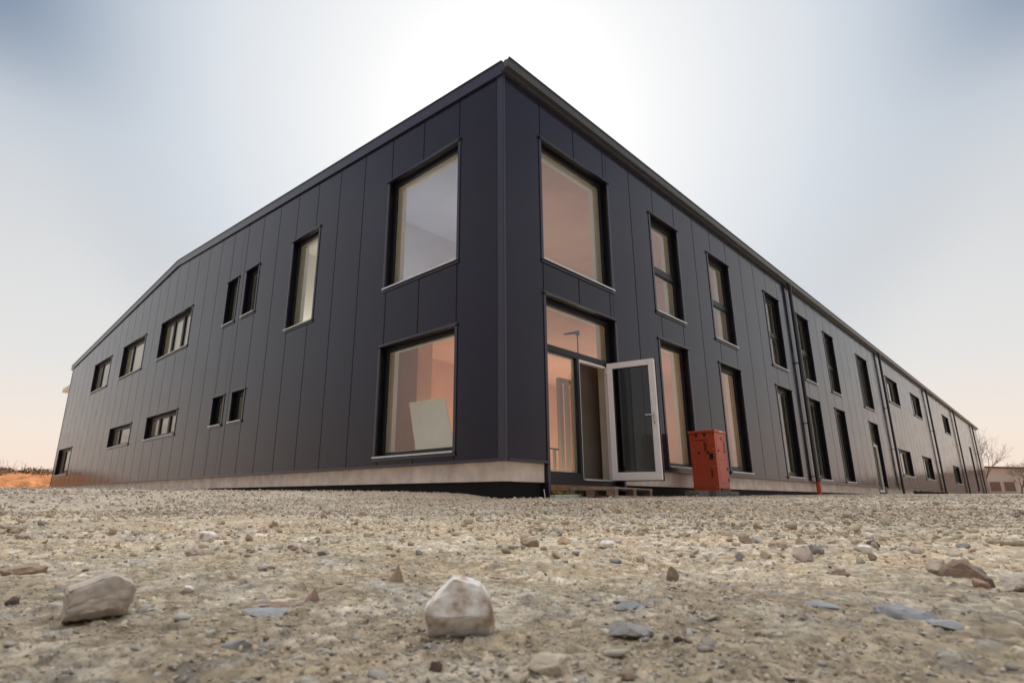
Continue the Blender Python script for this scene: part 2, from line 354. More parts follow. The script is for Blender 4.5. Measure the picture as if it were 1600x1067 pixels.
# ------------------------------------------------------------------ loose gravel (uncountable) and the stones one can point to
def rock_mesh_arrays(seed, sub=1, cuts=9, squash=.7):
    rnd = random.Random(seed); bm = bmesh.new(); bmesh.ops.create_icosphere(bm, subdivisions=sub, radius=1.0)
    off = Vector((rnd.random() * 50, rnd.random() * 50, rnd.random() * 50))
    pl = [(Vector((rnd.gauss(0, 1), rnd.gauss(0, 1), rnd.gauss(0, 1))).normalized(), rnd.uniform(.36, .7)) for _ in range(cuts)]
    for v in bm.verts:
        p = v.co * (1 + .22 * mnoise.noise(v.co * 1.3 + off))
        for n_, d_ in pl:
            t = p.dot(n_) - d_
            if t > 0: p = p - n_ * t
        v.co = p
    me = bpy.data.meshes.new('t'); bm.to_mesh(me); bm.free()
    V = np.array([v.co for v in me.vertices]); V = V / np.abs(V).max(0); F = np.array([p.vertices[:] for p in me.polygons]); bpy.data.meshes.remove(me)
    V[:, 2] *= squash
    return V, F
PALETTE = np.array([[.43, .36, .27], [.50, .44, .34], [.36, .31, .25], [.33, .325, .31], [.56, .52, .44], [.44, .35, .25], [.30, .25, .19], [.46, .38, .29]])
rng = np.random.default_rng(7)
def scatter(name, r0, r1, n, smin, smax, label, seed=1, half=(48, 50), sub=1, power=2.2, keep=None, ramp=1.0, sink=.35, flat=1.0, blend=.28):
    """stones joined into one stuff object; sizes follow a power law; density even in log distance"""
    V8 = [rock_mesh_arrays(seed * 10 + i, sub, squash=.78) for i in range(8)]
    r = np.exp(rng.uniform(np.log(r0), np.log(r1), n) ** 1.0) if ramp == 1.0 else np.exp(np.log(r0) + (np.log(r1) - np.log(r0)) * rng.random(n) ** ramp)
    a = ax0 + np.radians(-rng.uniform(-half[0], half[1], n))
    x = CAMX + r * np.cos(a); y = CAMY + r * np.sin(a)
    ok = ~((x > -.03) & (y > -.03)); 
    if keep is not None: ok &= keep(x, y, r)
    x, y, r = x[ok], y[ok], r[ok]; n = len(x)
    s = smin * (1 - rng.random(n) * (1 - (smin / smax) ** power)) ** (-1 / power)
    z, gc = ground(x, y)
    th = rng.uniform(0, 2 * np.pi, n); sx = s * rng.uniform(.85, 1.2, n); sy = s * rng.uniform(.65, 1.0, n); sz = s * rng.uniform(.6, 1.1, n)
    sz = sz * flat; tx = rng.normal(0, .35 * flat, n); ty = rng.normal(0, .35 * flat, n)
    col = 1.18 * PALETTE[rng.integers(0, len(PALETTE), n)] * rng.uniform(.75, 1.2, (n, 1)); col = col * (1 - blend) + gc * blend
    var = rng.integers(0, 8, n); VS = []; FS = []; CS = []; base = 0
    for k in range(8):
        q = np.where(var == k)[0]; V, F = V8[k]; m = len(V)
        P = V[None] * np.stack([sx[q], sy[q], sz[q]], -1)[:, None] * .5
        X = P[..., 0] * np.cos(th[q])[:, None] - P[..., 1] * np.sin(th[q])[:, None]; Y = P[..., 0] * np.sin(th[q])[:, None] + P[..., 1] * np.cos(th[q])[:, None]
        Z = P[..., 2] + X * tx[q][:, None] + Y * ty[q][:, None] + (z[q] + sz[q] * .31 * (1 - 2 * sink * rng.random(len(q))))[:, None]
        VS.append(np.stack([X + x[q][:, None], Y + y[q][:, None], Z], -1).reshape(-1, 3))
        FS.append((F[None] + (base + np.arange(len(q)) * m)[:, None, None]).reshape(-1, 3)); base += len(q) * m
        CS.append(np.repeat(col[q], m, 0))
    V = np.concatenate(VS).astype(np.float32); F = np.concatenate(FS).astype(np.int32); C_ = np.concatenate(CS)
    me = bpy.data.meshes.new(name); me.vertices.add(len(V)); me.vertices.foreach_set('co', V.ravel()); me.loops.add(F.size); me.loops.foreach_set('vertex_index', F.ravel())
    me.polygons.add(len(F)); me.polygons.foreach_set('loop_start', np.arange(len(F), dtype=np.int32) * 3); me.polygons.foreach_set('loop_total', np.full(len(F), 3, dtype=np.int32)); me.update(calc_edges=True)
    ca = me.color_attributes.new('tone', 'FLOAT_COLOR', 'POINT'); ca.data.foreach_set('color', np.concatenate([C_, np.ones((len(V), 1))], 1).astype(np.float32).ravel())
    me.materials.append(M['gravel']); o = bpy.data.objects.new(name, me); COL.objects.link(o)
    return tag(o, label, 'gravel', kind='stuff')
M['gravel'] = mat('gravel_stone', (.4, .35, .3), .9, spec=.3, attr='tone', noise=(120, .12), bump=(220, .4, .002))
def scatter_chips():
    global PALETTE
    keep_ = PALETTE; PALETTE = np.array([[.40, .40, .385], [.52, .49, .43], [.33, .335, .34], [.58, .54, .47], [.46, .40, .32], [.28, .285, .29]])
    scatter('stone_chips', .46, 3.4, 2600, .006, .034, 'pale and grey chips of rock half sunk in the dusty ground', 6, power=2.3, sink=1.0, flat=.42, blend=.5)
    PALETTE = keep_
def patchy(lo, hi, s=1.3, k=200):
    return lambda x, y, r: fbm(x, y, s, 3, k) > lo + (hi - lo) * (hsh(np.floor(x * 999), np.floor(y * 999), 3))
scatter_chips()
scatter('grit', .42, 3.6, 30000, .0016, .012, 'fine grit and crumbs on the dusty ground nearest the view', 1, power=1.7, keep=patchy(.22, .60, 4))
scatter('gravel', 1.6, 7.5, 19000, .008, .045, 'loose crushed stone spread over the middle of the yard', 2, power=2.0, ramp=.75, keep=lambda x, y, r: (fbm(x, y, 1.1, 3, 200) > .28 + .24 * hsh(np.floor(x * 999), np.floor(y * 999), 3)) & (hsh(np.floor(x * 777), np.floor(y * 777), 6) < .10 + .90 * sm(1.8, 4.0, r + 1.5 * (fbm(x, y, 1.8, 3, 210) - .5))))
scatter('gravel', 1.9, 7.0, 3000, .016, .075, 'larger loose broken stones strewn thickly over the right half of the yard', 4, power=2.3, half=(-2, 48), keep=lambda x, y, r: (fbm(x, y, .9, 3, 200) > .22 + .3 * hsh(np.floor(x * 999), np.floor(y * 999), 3)) & (hsh(np.floor(x * 777), np.floor(y * 777), 5) < .06 + .94 * sm(2.0, 4.2, r + 1.2 * (fbm(x, y, 2.2, 3, 210) - .5))), sink=.55)
scatter('gravel', 4.4, 17.0, 36000, .011, .040, 'packed gravel on the bank along the foot of the building', 3, power=2.1, keep=patchy(.1, .35, 1.0))
TONES = dict(taupe=(.52, .445, .375), white=(.58, .54, .49), tan=(.40, .30, .215), red=(.38, .25, .19), brown=(.28, .205, .15), pink=(.46, .36, .30), grey=(.28, .27, .255), cream=(.50, .43, .33), dark=(.12, .085, .065), orange=(.48, .33, .22), blue=(.33, .335, .34))
for k_, c_ in TONES.items():
    M['s_' + k_] = mat(k_ + '_stone', c_, .88, spec=.3, noise=(38, .22), bump=(90, .6, .0035))
# the whitish chunk: chalky crust over brown-pink rock
mw = M['s_white']; t_ = mw.node_tree; b_ = t_.nodes['Principled BSDF']; nz_ = N(t_, 'ShaderNodeTexNoise'); nz_.inputs['Scale'].default_value = 34; nz_.inputs['Detail'].default_value = 7
tn_ = N(t_, 'ShaderNodeTexCoord'); t_.links.new(tn_.outputs['Object'], nz_.inputs['Vector']); rp_ = N(t_, 'ShaderNodeValToRGB'); t_.links.new(nz_.outputs[0], rp_.inputs[0])
rp_.color_ramp.elements[0].position = .34; rp_.color_ramp.elements[0].color = (.40, .29, .21, 1); rp_.color_ramp.elements[1].position = .56; rp_.color_ramp.elements[1].color = (.86, .83, .79, 1)
e_ = rp_.color_ramp.elements.new(.45); e_.color = (.72, .64, .57, 1)
t_.links.new(rp_.outputs[0], b_.inputs['Base Color'])
def stone(x, y, w_, h_, tone, label, seed, shape=None, group=None, name='stone'):
    rnd = random.Random(seed); small = w_ < .03
    bm = bmesh.new(); bmesh.ops.create_icosphere(bm, subdivisions=2 if small else 5 if w_ > .08 else 4, radius=1.0)
    off = Vector((rnd.random() * 50, rnd.random() * 50, rnd.random() * 50))
    right = Vector((.707, -.707, 0)); fwd = Vector((.7, .7, 0)); up = Vector((0, 0, 1))
    pl = [(Vector((rnd.gauss(0, 1), rnd.gauss(0, 1), rnd.gauss(0, 1) * .8)).normalized(), rnd.uniform(.5, .85)) for _ in range(7)]
    amp = .20
    if shape == 'block':      # local axes: x right, y away, z up
        pl = [(Vector((.1, -.62, -.78)).normalized(), .56), (Vector((0, -1, .10)).normalized(), .55), (Vector((-.34, 0, .94)).normalized(), .56), (Vector((-.3, -.35, .9)).normalized(), .62), (Vector((-1, -.1, 0)).normalized(), .80), (Vector((-.7, -.7, .1)).normalized(), .86), (Vector((0, 0, -1)), .55), (Vector((1, .1, -.12)).normalized(), .88), (Vector((.45, 0, .9)).normalized(), .72), (Vector((.6, -.6, -.3)).normalized(), .86), (Vector((0, 1, .2)), .7)]; amp = .05
    if shape == 'chunk':
        pl = [(Vector((-.62, 0, .78)).normalized(), .66), (Vector((0, 0, -1)), .60), (Vector((-.1, -.9, .35)).normalized(), .84), (Vector((0, -.6, -.8)).normalized(), .60), (Vector((-1, 0, -.1)).normalized(), .96), (Vector((.9, 0, .25)).normalized(), .92), (Vector((.18, 0, 1)).normalized(), .66), (Vector((.7, 0, .7)).normalized(), .84)]; amp = .05
    if shape == 'cone':
        pl = [(Vector((math.cos(a), math.sin(a), e)).normalized(), q) for a, e, q in ((0.2, .45, .55), (2.3, .9, .50), (3.5, .6, .52), (5.0, .25, .62))] + [(Vector((0, 0, -1)), .5)]; amp = .14
    if shape == 'long':
        pl = [(Vector((.75, -.1, .7)).normalized(), .74), (Vector((0, 0, -1)), .5), (Vector((0, -1, .1)), .7)]; amp = .08
    V_ = []
    for v in bm.verts:
        p = v.co * 1.15 * (1 + amp * mnoise.noise(v.co * 1.4 + off) * 2)
        for n_, d_ in pl:
            t = p.dot(n_) - d_
            if t > 0: p = p - n_ * t * .96
        if not small: p = p * (1 + (.06 if shape == 'chunk' else .07) * mnoise.fractal(v.co * 4 + off, 1.0, 2.0, 5) )
        v.co = p
    xs = [v.co.x for v in bm.verts]; ys = [v.co.y for v in bm.verts]; zs = [v.co.z for v in bm.verts]
    dp = w_ * (rnd.uniform(.65, .95) if shape is None else .72)
    flat = h_ / w_ < .30
    if shape == 'chunk': h_ *= 1.06
    if shape == 'block': h_ *= .88; w_ *= .93
    if flat: dp = w_ * rnd.uniform(.45, .7)
    bury = .55 if flat else (.03 if shape in ('chunk', 'block') else .12)
    hh = h_ * (1 + bury) * (1.0 if not flat else .95)
    for v in bm.verts:
        v.co = Vector(((v.co.x - min(xs)) / (max(xs) - min(xs)) * w_ - w_ / 2, (v.co.y - min(ys)) / (max(ys) - min(ys)) * dp, (v.co.z - min(zs)) / (max(zs) - min(zs)) * hh))
    me = bpy.data.meshes.new(name); bm.to_mesh(me); bm.free(); me.materials.append(M['s_' + tone])
    if not small: me.polygons.foreach_set('use_smooth', [True] * len(me.polygons)); me.set_sharp_from_angle(angle=math.radians(32))
    o = bpy.data.objects.new(name, me); COL.objects.link(o)
    z = float(ground(np.array([x]), np.array([y]))[0][0])
    zmin = (z if shape in ('chunk', 'block') else 9) if shape in ('chunk', 'block') else min(float(ground(np.array([x + dx]), np.array([y + dy]))[0][0]) for dx in (-w_ / 3, 0, w_ / 3) for dy in (-w_ / 3, 0, w_ / 3))
    o.location = (x, y, (zmin if not flat else z) - hh * bury); 
    dirx = x - CAMX; diry = y - CAMY; o.rotation_euler = (0, 0, math.atan2(diry, dirx) - math.pi / 2 + (0 if shape else rnd.uniform(-.3, .3)))
    return tag(o, label, 'stone', group)
STONES = [
    (-5.730,-4.570,0.088,0.064,'taupe','angular grey-brown block of stone with a flat face, largest stone at left foreground'),
    (-5.428,-4.930,0.090,0.068,'white','rounded whitish chunk of limestone, largest stone in the middle foreground'),
    (-5.163,-4.450,0.038,0.036,'tan','small pointed tan stone standing like a pyramid behind the whitish chunk'),
    (-5.408,-4.543,0.030,0.024,'red','reddish cone-shaped stone left of the pointed tan stone'),
    (-4.829,-4.900,0.026,0.034,'brown','small upright brown stone alone on the pale ground in front of the red box'),
    (-4.207,-4.966,0.057,0.039,'pink','pinkish cube-like stone leaning against a grey one at right'),
    (-3.944,-4.915,0.042,0.031,'grey','grey angular stone tucked behind the pinkish cube-like stone'),
    (-4.329,-5.300,0.086,0.042,'brown','long smooth brown stone lying at the right with a rounded back'),
    (-4.287,-5.256,0.048,0.035,'cream','rough cream stone touching the left end of the long brown stone'),
    (-4.494,-5.341,0.028,0.018,'red','small reddish stone below the right end of the long brown stone'),
    (-4.463,-5.352,0.020,0.018,'dark','small dark brown stone between the reddish stone and the right edge'),
    (-4.530,-5.389,0.056,0.033,'taupe','grey-brown stone cut by the right edge of the view'),
    (-5.072,-3.159,0.091,0.043,'white','white wedge-shaped stone at middle distance on the left'),
    (-5.308,-3.681,0.044,0.024,'pink','small pink stone in front of the white wedge-shaped stone'),
    (-5.502,-2.088,0.086,0.037,'tan','tan stone near the left edge, farthest of the left group'),
    (-5.711,-3.886,0.095,0.027,'tan','long low tan stone half buried near the left edge'),
    (-4.137,-4.292,0.063,0.032,'white','white stone with an orange side, middle of the row before the door'),
    (-4.149,-4.122,0.057,0.026,'orange','flat orange-brown stone left of the white one in the row before the door'),
    (-4.312,-4.102,0.072,0.034,'tan','broken tan stone at the left end of the row before the door'),
    (-3.535,-4.550,0.055,0.045,'pink','round pink stone below the red box'),
    (-4.463,-5.102,0.047,0.021,'pink','flat pink stone between the cube-like stone and the long brown stone'),
    (-4.301,-4.828,0.026,0.021,'grey','small grey stone in front of the round pink stone'),
    (-5.783,-4.328,0.021,0.017,'dark','dark stone at the left edge beside the big angular block'),
    (-5.537,-4.334,0.025,0.016,'white','small whitish stone right of the big angular block'),
    (-3.771,-4.999,0.056,0.026,'white','long white stone with a dark stone leaning behind it'),
    (-3.545,-4.976,0.044,0.026,'dark','dark stone leaning behind the long white stone'),
    (-5.545,-4.640,0.067,0.012,'blue','blue-grey flake of rock in the dust between the two largest stones'),
    (-5.294,-5.090,0.058,0.020,'grey','broad grey stone sunk in the sand right of the whitish chunk'),
    (-5.146,-5.001,0.056,0.016,'blue','flat pale blue stone behind the broad grey sunken stone'),
    (-4.992,-5.309,0.074,0.021,'blue','blue-grey slab breaking through the sand at right foreground'),
    (-5.035,-5.359,0.036,0.011,'blue','thin tail of blue-grey rock right of the bigger slab'),
    (-4.907,-5.190,0.078,0.013,'blue','low blue-grey ridge of rock left of the slab at right'),
    (-5.427,-5.160,0.017,0.010,'brown','brown lump at the bottom edge below the broad grey stone'),
    (-5.285,-5.144,0.014,0.009,'dark','small dark lump right of the broad grey stone'),
    (-5.468,-5.103,0.044,0.020,'cream','pale half-buried stone near the bottom edge of the view'),
    (-5.472,-4.919,0.016,0.007,'dark','dark lump beside the foot of the whitish chunk'),
    (-5.481,-4.534,0.077,0.013,'brown','brown flake of rock lying behind the blue-grey flake'),
    (-4.795,-4.072,0.023,0.017,'grey','tiny grey stone straight behind the pointed tan stone'),
    (-5.018,-3.723,0.034,0.020,'red','small red-brown stone on the pale ground left of centre'),
    (-5.042,-3.928,0.044,0.018,'grey','small grey stone right of the red-brown one left of centre'),
    (-4.592,-4.618,0.033,0.013,'grey','low grey stone in front of the white and orange stone'),
    (-3.728,-5.123,0.031,0.025,'taupe','upright taupe stone on the right between white and brown ones'),
    (-3.733,-5.215,0.045,0.020,'cream','cream stone above the long brown stone at right'),
    (-3.194,-5.312,0.057,0.024,'cream','cream stone high at the right edge among loose gravel'),
    (-5.644,-4.784,0.043,0.012,'grey','grey stone sunk at the bottom left of centre'),
    (-5.530,-5.004,0.014,0.010,'dark','dark brown lump at the bottom centre'),
    (-5.184,-5.195,0.012,0.007,'dark','small dark stone at lower right of the brown lump'),
    (-4.014,-5.073,0.021,0.023,'brown','upright brown stone near the long white stone'),
]
SHAPES = {0: 'block', 1: 'chunk', 2: 'cone', 3: 'cone', 7: 'long'}
for i, (x, y, w_, h_, tone, label) in enumerate(STONES):
    stone(x, y, w_, h_, tone, label, 100 + i, SHAPES.get(i))
rnd = random.Random(5)
for i in range(60):
    r = math.exp(rnd.uniform(math.log(1.5), math.log(5.5))); a = ax0 + math.radians(rnd.uniform(-43, 41))
    x, y = CAMX + r * math.cos(a), CAMY + r * math.sin(a)
    if any(math.hypot(x - s_[0], y - s_[1]) < .08 + s_[2] / 2 for s_ in STONES): continue
    s_ = r * rnd.uniform(.009, .017)
    stone(x, y, s_, s_ * rnd.uniform(.45, .8), rnd.choice(['tan', 'cream', 'cream', 'grey', 'taupe', 'tan']), 'small loose stone scattered on the yard among dozens like it', 500 + i, None, 'small loose stones scattered over the yard', name='pebble')
# ------------------------------------------------------------------ the building
B = tag(empty('warehouse'), 'long dark two-storey industrial hall clad in anthracite panels, its corner towards the view', 'building')
ZB, ZE = 1.27, 7.66            # panel foot, eaves
LEN, DEP, RIDGE, ZR = 71.0, 32.5, 16.3, 8.90
def top_l(y): return 7.60 + (8.89 - 7.60) * y / RIDGE if y < RIDGE else 8.89 - (8.89 - 7.53) * (y - RIDGE) / (DEP - RIDGE)
WT = .20
HU = 6.86
OPEN_L = [(1.06, 3.12, 4.575, HU, 'big'), (1.06, 3.14, 1.42, 3.42, 'bigL'), (5.86, 7.13, 4.58, HU, 'one'), (9.08, 9.87, 5.53, HU, 'slim'), (10.38, 11.15, 5.53, HU, 'slim'),
          (14.07, 17.17, 5.51, HU, 'three'), (19.07, 22.13, 5.51, HU, 'two'), (24.03, 27.03, 5.505, HU, 'two'),
          (14.09, 17.15, 2.64, 3.41, 'three'), (19.08, 22.10, 2.635, 3.405, 'two'), (28.87, 31.86, 1.79, 3.08, 'two'), (9.06, 9.85, 2.62, 3.41, 'slim'), (10.37, 11.16, 2.62, 3.41, 'slim')]
OPEN_R = [(.97, 3.07, 4.57, HU, 'big'), (.985, 3.08, ZB, 3.954, 'entrance'), (4.77, 6.05, 4.577, HU, 'casement'), (7.72, 9.04, 4.577, HU, 'casement'), (11.69, 12.98, 4.577, HU, 'casement'),
          (14.66, 15.93, 4.577, HU, 'casement'), (17.80, 19.05, 4.577, HU, 'casement'), (22.65, 24.50, 4.577, HU, 'pair'),
          (4.77, 6.07, 1.355, 3.954, 'one'), (7.77, 9.07, 1.355, 3.954, 'tall'), (11.71, 13.04, 1.355, 3.954, 'tall'), (14.65, 15.92, 1.355, 3.954, 'tall'), (17.80, 19.08, 1.355, 3.954, 'tall'),
          (22.95, 24.50, ZB, 3.954, 'door2'), (28.36, 31.1, 5.487, 6.762, 'two'), (35.0, 37.72, 5.487, 6.762, 'two'), (28.44, 31.26, 1.888, 3.137, 'two'), (35.0, 37.88, 1.888, 3.137, 'two'),
          (47.0, 49.9, 5.487, 6.74, 'two'), (47.3, 50.3, 1.9, 3.12, 'two'), (60.8, 61.9, 1.5, 5.30, 'one'), (67.1, 68.1, 1.5, 5.30, 'one')]
def panel_piece(f, u0, u1, z0, z1a, z1b, s0=True, s1=True):
    "one cladding panel: flat face, shallow chamfer at the long joints"
    g = .004; c = .010; d0, d1 = 0.0, WT - .03
    v = [];
    def P(u, d, z): return f(u, d, z)
    sl = (z1b - z1a) / (u1 - u0)
    def zt(u): return z1a + sl * (u - u0)
    left_ = [(u0 + g, .03), (u0 + g, c), (u0 + g + c, 0)] if s0 else [(u0, 0)]
    right_ = [(u1 - g - c, 0), (u1 - g, c), (u1 - g, .03), (u1, .03)] if s1 else [(u1, 0)]
    cs = left_ + right_ + [(u1, d1), (u0, d1)] + ([(u0, .03)] if s0 else [])
    n = len(cs); V_ = [P(u, d, z0) for u, d in cs] + [P(u, d, zt(u)) for u, d in cs]
    F_ = [(i, (i + 1) % n, n + (i + 1) % n, n + i) for i in range(n)] + [tuple(range(n))[::-1], tuple(range(n, 2 * n))]
    if f.left: F_ = [q[::-1] for q in F_]
    me = bpy.data.meshes.new('panel'); me.from_pydata(V_, [], F_); me.materials.append(M['panel'])
    o = bpy.data.objects.new('panel', me); COL.objects.link(o); o.parent = B
    return o
def clad(f, seams, openings, topf, lim):
    for k in range(len(seams) - 1):
        a, b = seams[k], seams[k + 1]
        cuts = sorted({a, b} | {u for o in openings for u in o[:2] if a < u < b})
        # free height intervals of each sub strip; merge equal neighbours
        for p, q in zip(cuts[:-1], cuts[1:]):
            if q - p < .012: continue
            m = (p + q) / 2; iv = sorted((o[2], o[3]) for o in openings if o[0] < m < o[1])
            z = ZB
            for lo, hi in iv:
                if lo - z > .02: panel_piece(f, p, q, z, lo, lo, p == a, q == b)
                z = hi
            panel_piece(f, p, q, z, topf(p), topf(q), p == a, q == b)
snap = lambda ops, s0: [tuple([s0 + round(o[0] - s0) if abs(o[0] - s0 - round(o[0] - s0)) < .06 else o[0], s0 + round(o[1] - s0) if abs(o[1] - s0 - round(o[1] - s0)) < .06 else o[1]]) + tuple(o[2:]) for o in ops]
SL, SR = 1.06, .957
OPEN_L = snap(OPEN_L, SL); OPEN_R = snap(OPEN_R, SR)
clad(LF, [.125] + [SL + k for k in range(32)] + [DEP - .06], OPEN_L, top_l, DEP)
clad(RF, [.052] + [SR + k for k in range(71)] + [LEN], OPEN_R, lambda u: ZE, LEN)
# corner and edge flashings
MB().box(-.012, .05, -.014, .125, ZB - .01, 7.66).build('corner_trim', M['trim'], B, bevel=.006)
MB().box(-.01, .10, DEP - .06, DEP + .02, ZB - .01, 7.52).build('edge_trim', M['trim'], B, bevel=.006)
MB(LF).box(-.02, DEP, -.030, .05, ZB - .035, ZB - .001).build('base_flashing', M['trim'], B)
for a, b in ((.06, .98), (3.09, 22.93), (24.52, LEN)): MB(RF).box(a, b, -.030, .05, ZB - .035, ZB - .001).build('base_flashing', M['trim'], B)
def plinth(f, a, b, joints, z0=.955):
    js = [a] + [j for j in joints if a < j < b] + [b]
    for p, q in zip(js[:-1], js[1:]): MB(f).box(p + .004, q - .004, .045, .20, z0, ZB - .036).build('plinth_block', M['concrete'], B, bevel=.005)
plinth(LF, .05, DEP, [4.2, 8.4, 12.6, 16.8, 21, 25.2, 28.9, 30.9]); plinth(RF, .052, .93, []); plinth(RF, 3.14, 22.9, [7.2, 11.4, 15.6, 19.8]); plinth(RF, 24.56, LEN, [29, 33.5, 38, 42.5, 47, 51.5, 56, 60.5, 65])
MB(LF).box(.2005, DEP, .085, .20, .2, .954).build('foundation', M['bitumen'], B)
for a, b in ((.085, .975), (3.14, LEN)): MB(RF).box(a, b, .085, .20, .2, .954).build('foundation', M['bitumen'], B)
# verge, gutter, roof
mb = MB()
pts = [(-.02, 7.60 + .02), (RIDGE, 8.91), (DEP + .35, 7.53), ]
for (y0, z0), (y1, z1) in zip(pts[:-1], pts[1:]):
    mb = MB(); n = 0
    lo, hi = -.005, .235
    P = [(-.045, y0, z0 + lo), (-.045, y1, z1 + lo), (-.045, y1, z1 + hi), (-.045, y0, z0 + hi), (.16, y0, z0 + lo), (.16, y1, z1 + lo), (.16, y1, z1 + hi), (.16, y0, z0 + hi)]
    mb.v = P; mb.f = [(0, 3, 2, 1), (4, 5, 6, 7), (0, 1, 5, 4), (3, 7, 6, 2), (0, 4, 7, 3), (1, 2, 6, 5)]
    mb.build('verge_flashing', M['trim'], B, fix=True)
    mb = MB(); mb.v = [(-.060, y0, z0 + hi - .01), (-.060, y1, z1 + hi - .01), (-.060, y1, z1 + hi + .012), (-.060, y0, z0 + hi + .012), (.3, y0, z0 + hi - .01), (.3, y1, z1 + hi - .01), (.3, y1, z1 + hi + .012), (.3, y0, z0 + hi + .012)]
    mb.f = [(0, 3, 2, 1), (4, 5, 6, 7), (0, 1, 5, 4), (3, 7, 6, 2), (0, 4, 7, 3), (1, 2, 6, 5)]; mb.build('verge_cap', M['gutter'], B, fix=True)
mb = MB(); ye = DEP + .3
mb.v = [(-.04, .0, 7.82), (LEN, .0, 7.82), (LEN, RIDGE, 9.12), (-.04, RIDGE, 9.12), (LEN, ye, 7.75), (-.04, ye, 7.75), (-.04, .0, 7.7), (LEN, .0, 7.7), (LEN, RIDGE, 9.0), (-.04, RIDGE, 9.0), (LEN, ye, 7.63), (-.04, ye, 7.63)]
mb.f = [(0, 1, 2, 3), (3, 2, 4, 5), (6, 9, 8, 7), (9, 11, 10, 8), (0, 6, 7, 1), (5, 4, 10, 11), (1, 7, 8, 2), (2, 8, 10, 4)]
mb.build('roof', M['roof'], B, fix=True)
MB().box(LEN - .1, LEN, .2, DEP, .6, 7.6).box(.2, LEN - .1, DEP - .2, DEP, .6, 7.6).build('rear_wall', M['panel'], B)
mb = MB(); mb.v = [(LEN - .1, .2, 7.6), (LEN - .1, DEP, 7.6), (LEN - .1, RIDGE, 8.98), (LEN, .2, 7.6), (LEN, DEP, 7.6), (LEN, RIDGE, 8.98)]; mb.f = [(0, 1, 2), (3, 5, 4), (0, 2, 5, 3), (1, 4, 5, 2), (0, 3, 4, 1)]; mb.build('gable', M['panel'], B, fix=True)
# gutter: soffit board, then a bead-edged box gutter
MB().box(-.03, LEN + .2, -.055, .06, ZE + .006, 7.70).build('eaves_flashing', M['gutter'], B)
prof = [(-.06, 7.695), (-.145, 7.70), (-.165, 7.73), (-.168, 7.83), (-.185, 7.833), (-.185, 7.857), (-.155, 7.857), (-.152, 7.735), (-.135, 7.716), (-.060, 7.712)]
g = MB(); g.prism([(p, q) for p, q in prof], -.03, LEN + .2, 'a'); gut = g.build('gutter', M['gutter'], B)
MB().prism([(-.06, 7.70), (-.145, 7.705), (-.165, 7.735), (-.165, 7.83), (-.06, 7.85)], -.036, -.028, 'a').build('gutter_end_cap', M['gutter'], gut)
# rear canopy peeping past the far left edge
MB().box(.2, 4.2, DEP + .02, DEP + 3.3, 6.66, 6.90).build('canopy', M['lining'], B, bevel=.01)
MB().box(.9, 1.1, DEP + .02, DEP + 2.2, 6.30, 6.655).box(.95, 1.05, DEP + .02, DEP + .9, 5.85, 6.295).build('canopy_bracket', M['lining'], B)
# downpipes
for x in (14.02, 27.1, 40.5, 53.2, 66.2):
    P_ = [(x, -.115, 7.70), (x, -.115, 7.55), (x + .0, -.10, 7.42), (x, -.10, 1.22 if x < 20 else .8)]
    dp = MB().tube(P_, .052, 14).build('downpipe', M['pipe'], B, smooth=True)
    for z in (5.0, 3.05, 1.42): 
        br = MB(); br.tube([(x, -.10, z - .02), (x, -.10, z + .02)], .062, 14); br.box(x - .06, x + .06, -.05, -.001, z - .01, z + .01); br.build('bracket', M['pipe'], dp)
    if x < 20: MB().tube([(x, -.10, .70), (x, -.10, 1.20), (x, -.10, 1.225), (x, -.10, 1.25)], [.062, .062, .070, .070], 14).build('standpipe_boot', M['boot'], dp, smooth=True)
    MB().tube([(x, -.115, 7.62), (x, -.115, 7.70)], [.06, .075], 12).build('outlet', M['gutter'], dp)

# ------------------------------------------------------------------ windows
def surround(f, win, u0, u1, z0, z1, sill=True):
    D = .21
    r = MB(f)
    r.box(u0, u0 + .012, .003, D, z0, z1).box(u1 - .012, u1, .003, D, z0, z1).box(u0 + .012, u1 - .012, .003, D, z1 - .012, z1)
    if sill: r.box(u0 + .012, u1 - .012, .05, D, z0, z0 + .010)
    r.build('reveal', M['reveal'], win)
    h = MB(f); h.box(u0 - .055, u1 + .055, -.045, .0, z1 - .004, z1 + .012).box(u0 - .05, u1 + .05, -.012, -.001, z1 + .012, z1 + .05); h.build('head_flashing', M['trim'], win)
    MB(f).box(u0 - .045, u0, -.014, .003, z0 - .03, z1 - .004).box(u0, u0 + .014, -.014, .02, z0, z1 - .004).build('jamb_flashing', M['trim'], win)
    MB(f).box(u1, u1 + .045, -.014, .003, z0 - .03, z1 - .004).box(u1 - .014, u1, -.014, .02, z0, z1 - .004).build('jamb_flashing', M['trim'], win)
    if sill:
        s = MB(f); s.prism([(-.05, z0 - .026), (-.05, z0 + .001), (.14, z0 + .024), (.14, z0 + .012), (-.044, z0 - .012), (-.044, z0 - .026)], u0 - .02, u1 + .02, 'a'); s.build('sill', M['sill'], win)
        MB(f).box(u0 - .05, u1 + .05, -.020, -.001, z0 - .075, z0 - .028).build('sill_flashing', M['trim'], win)
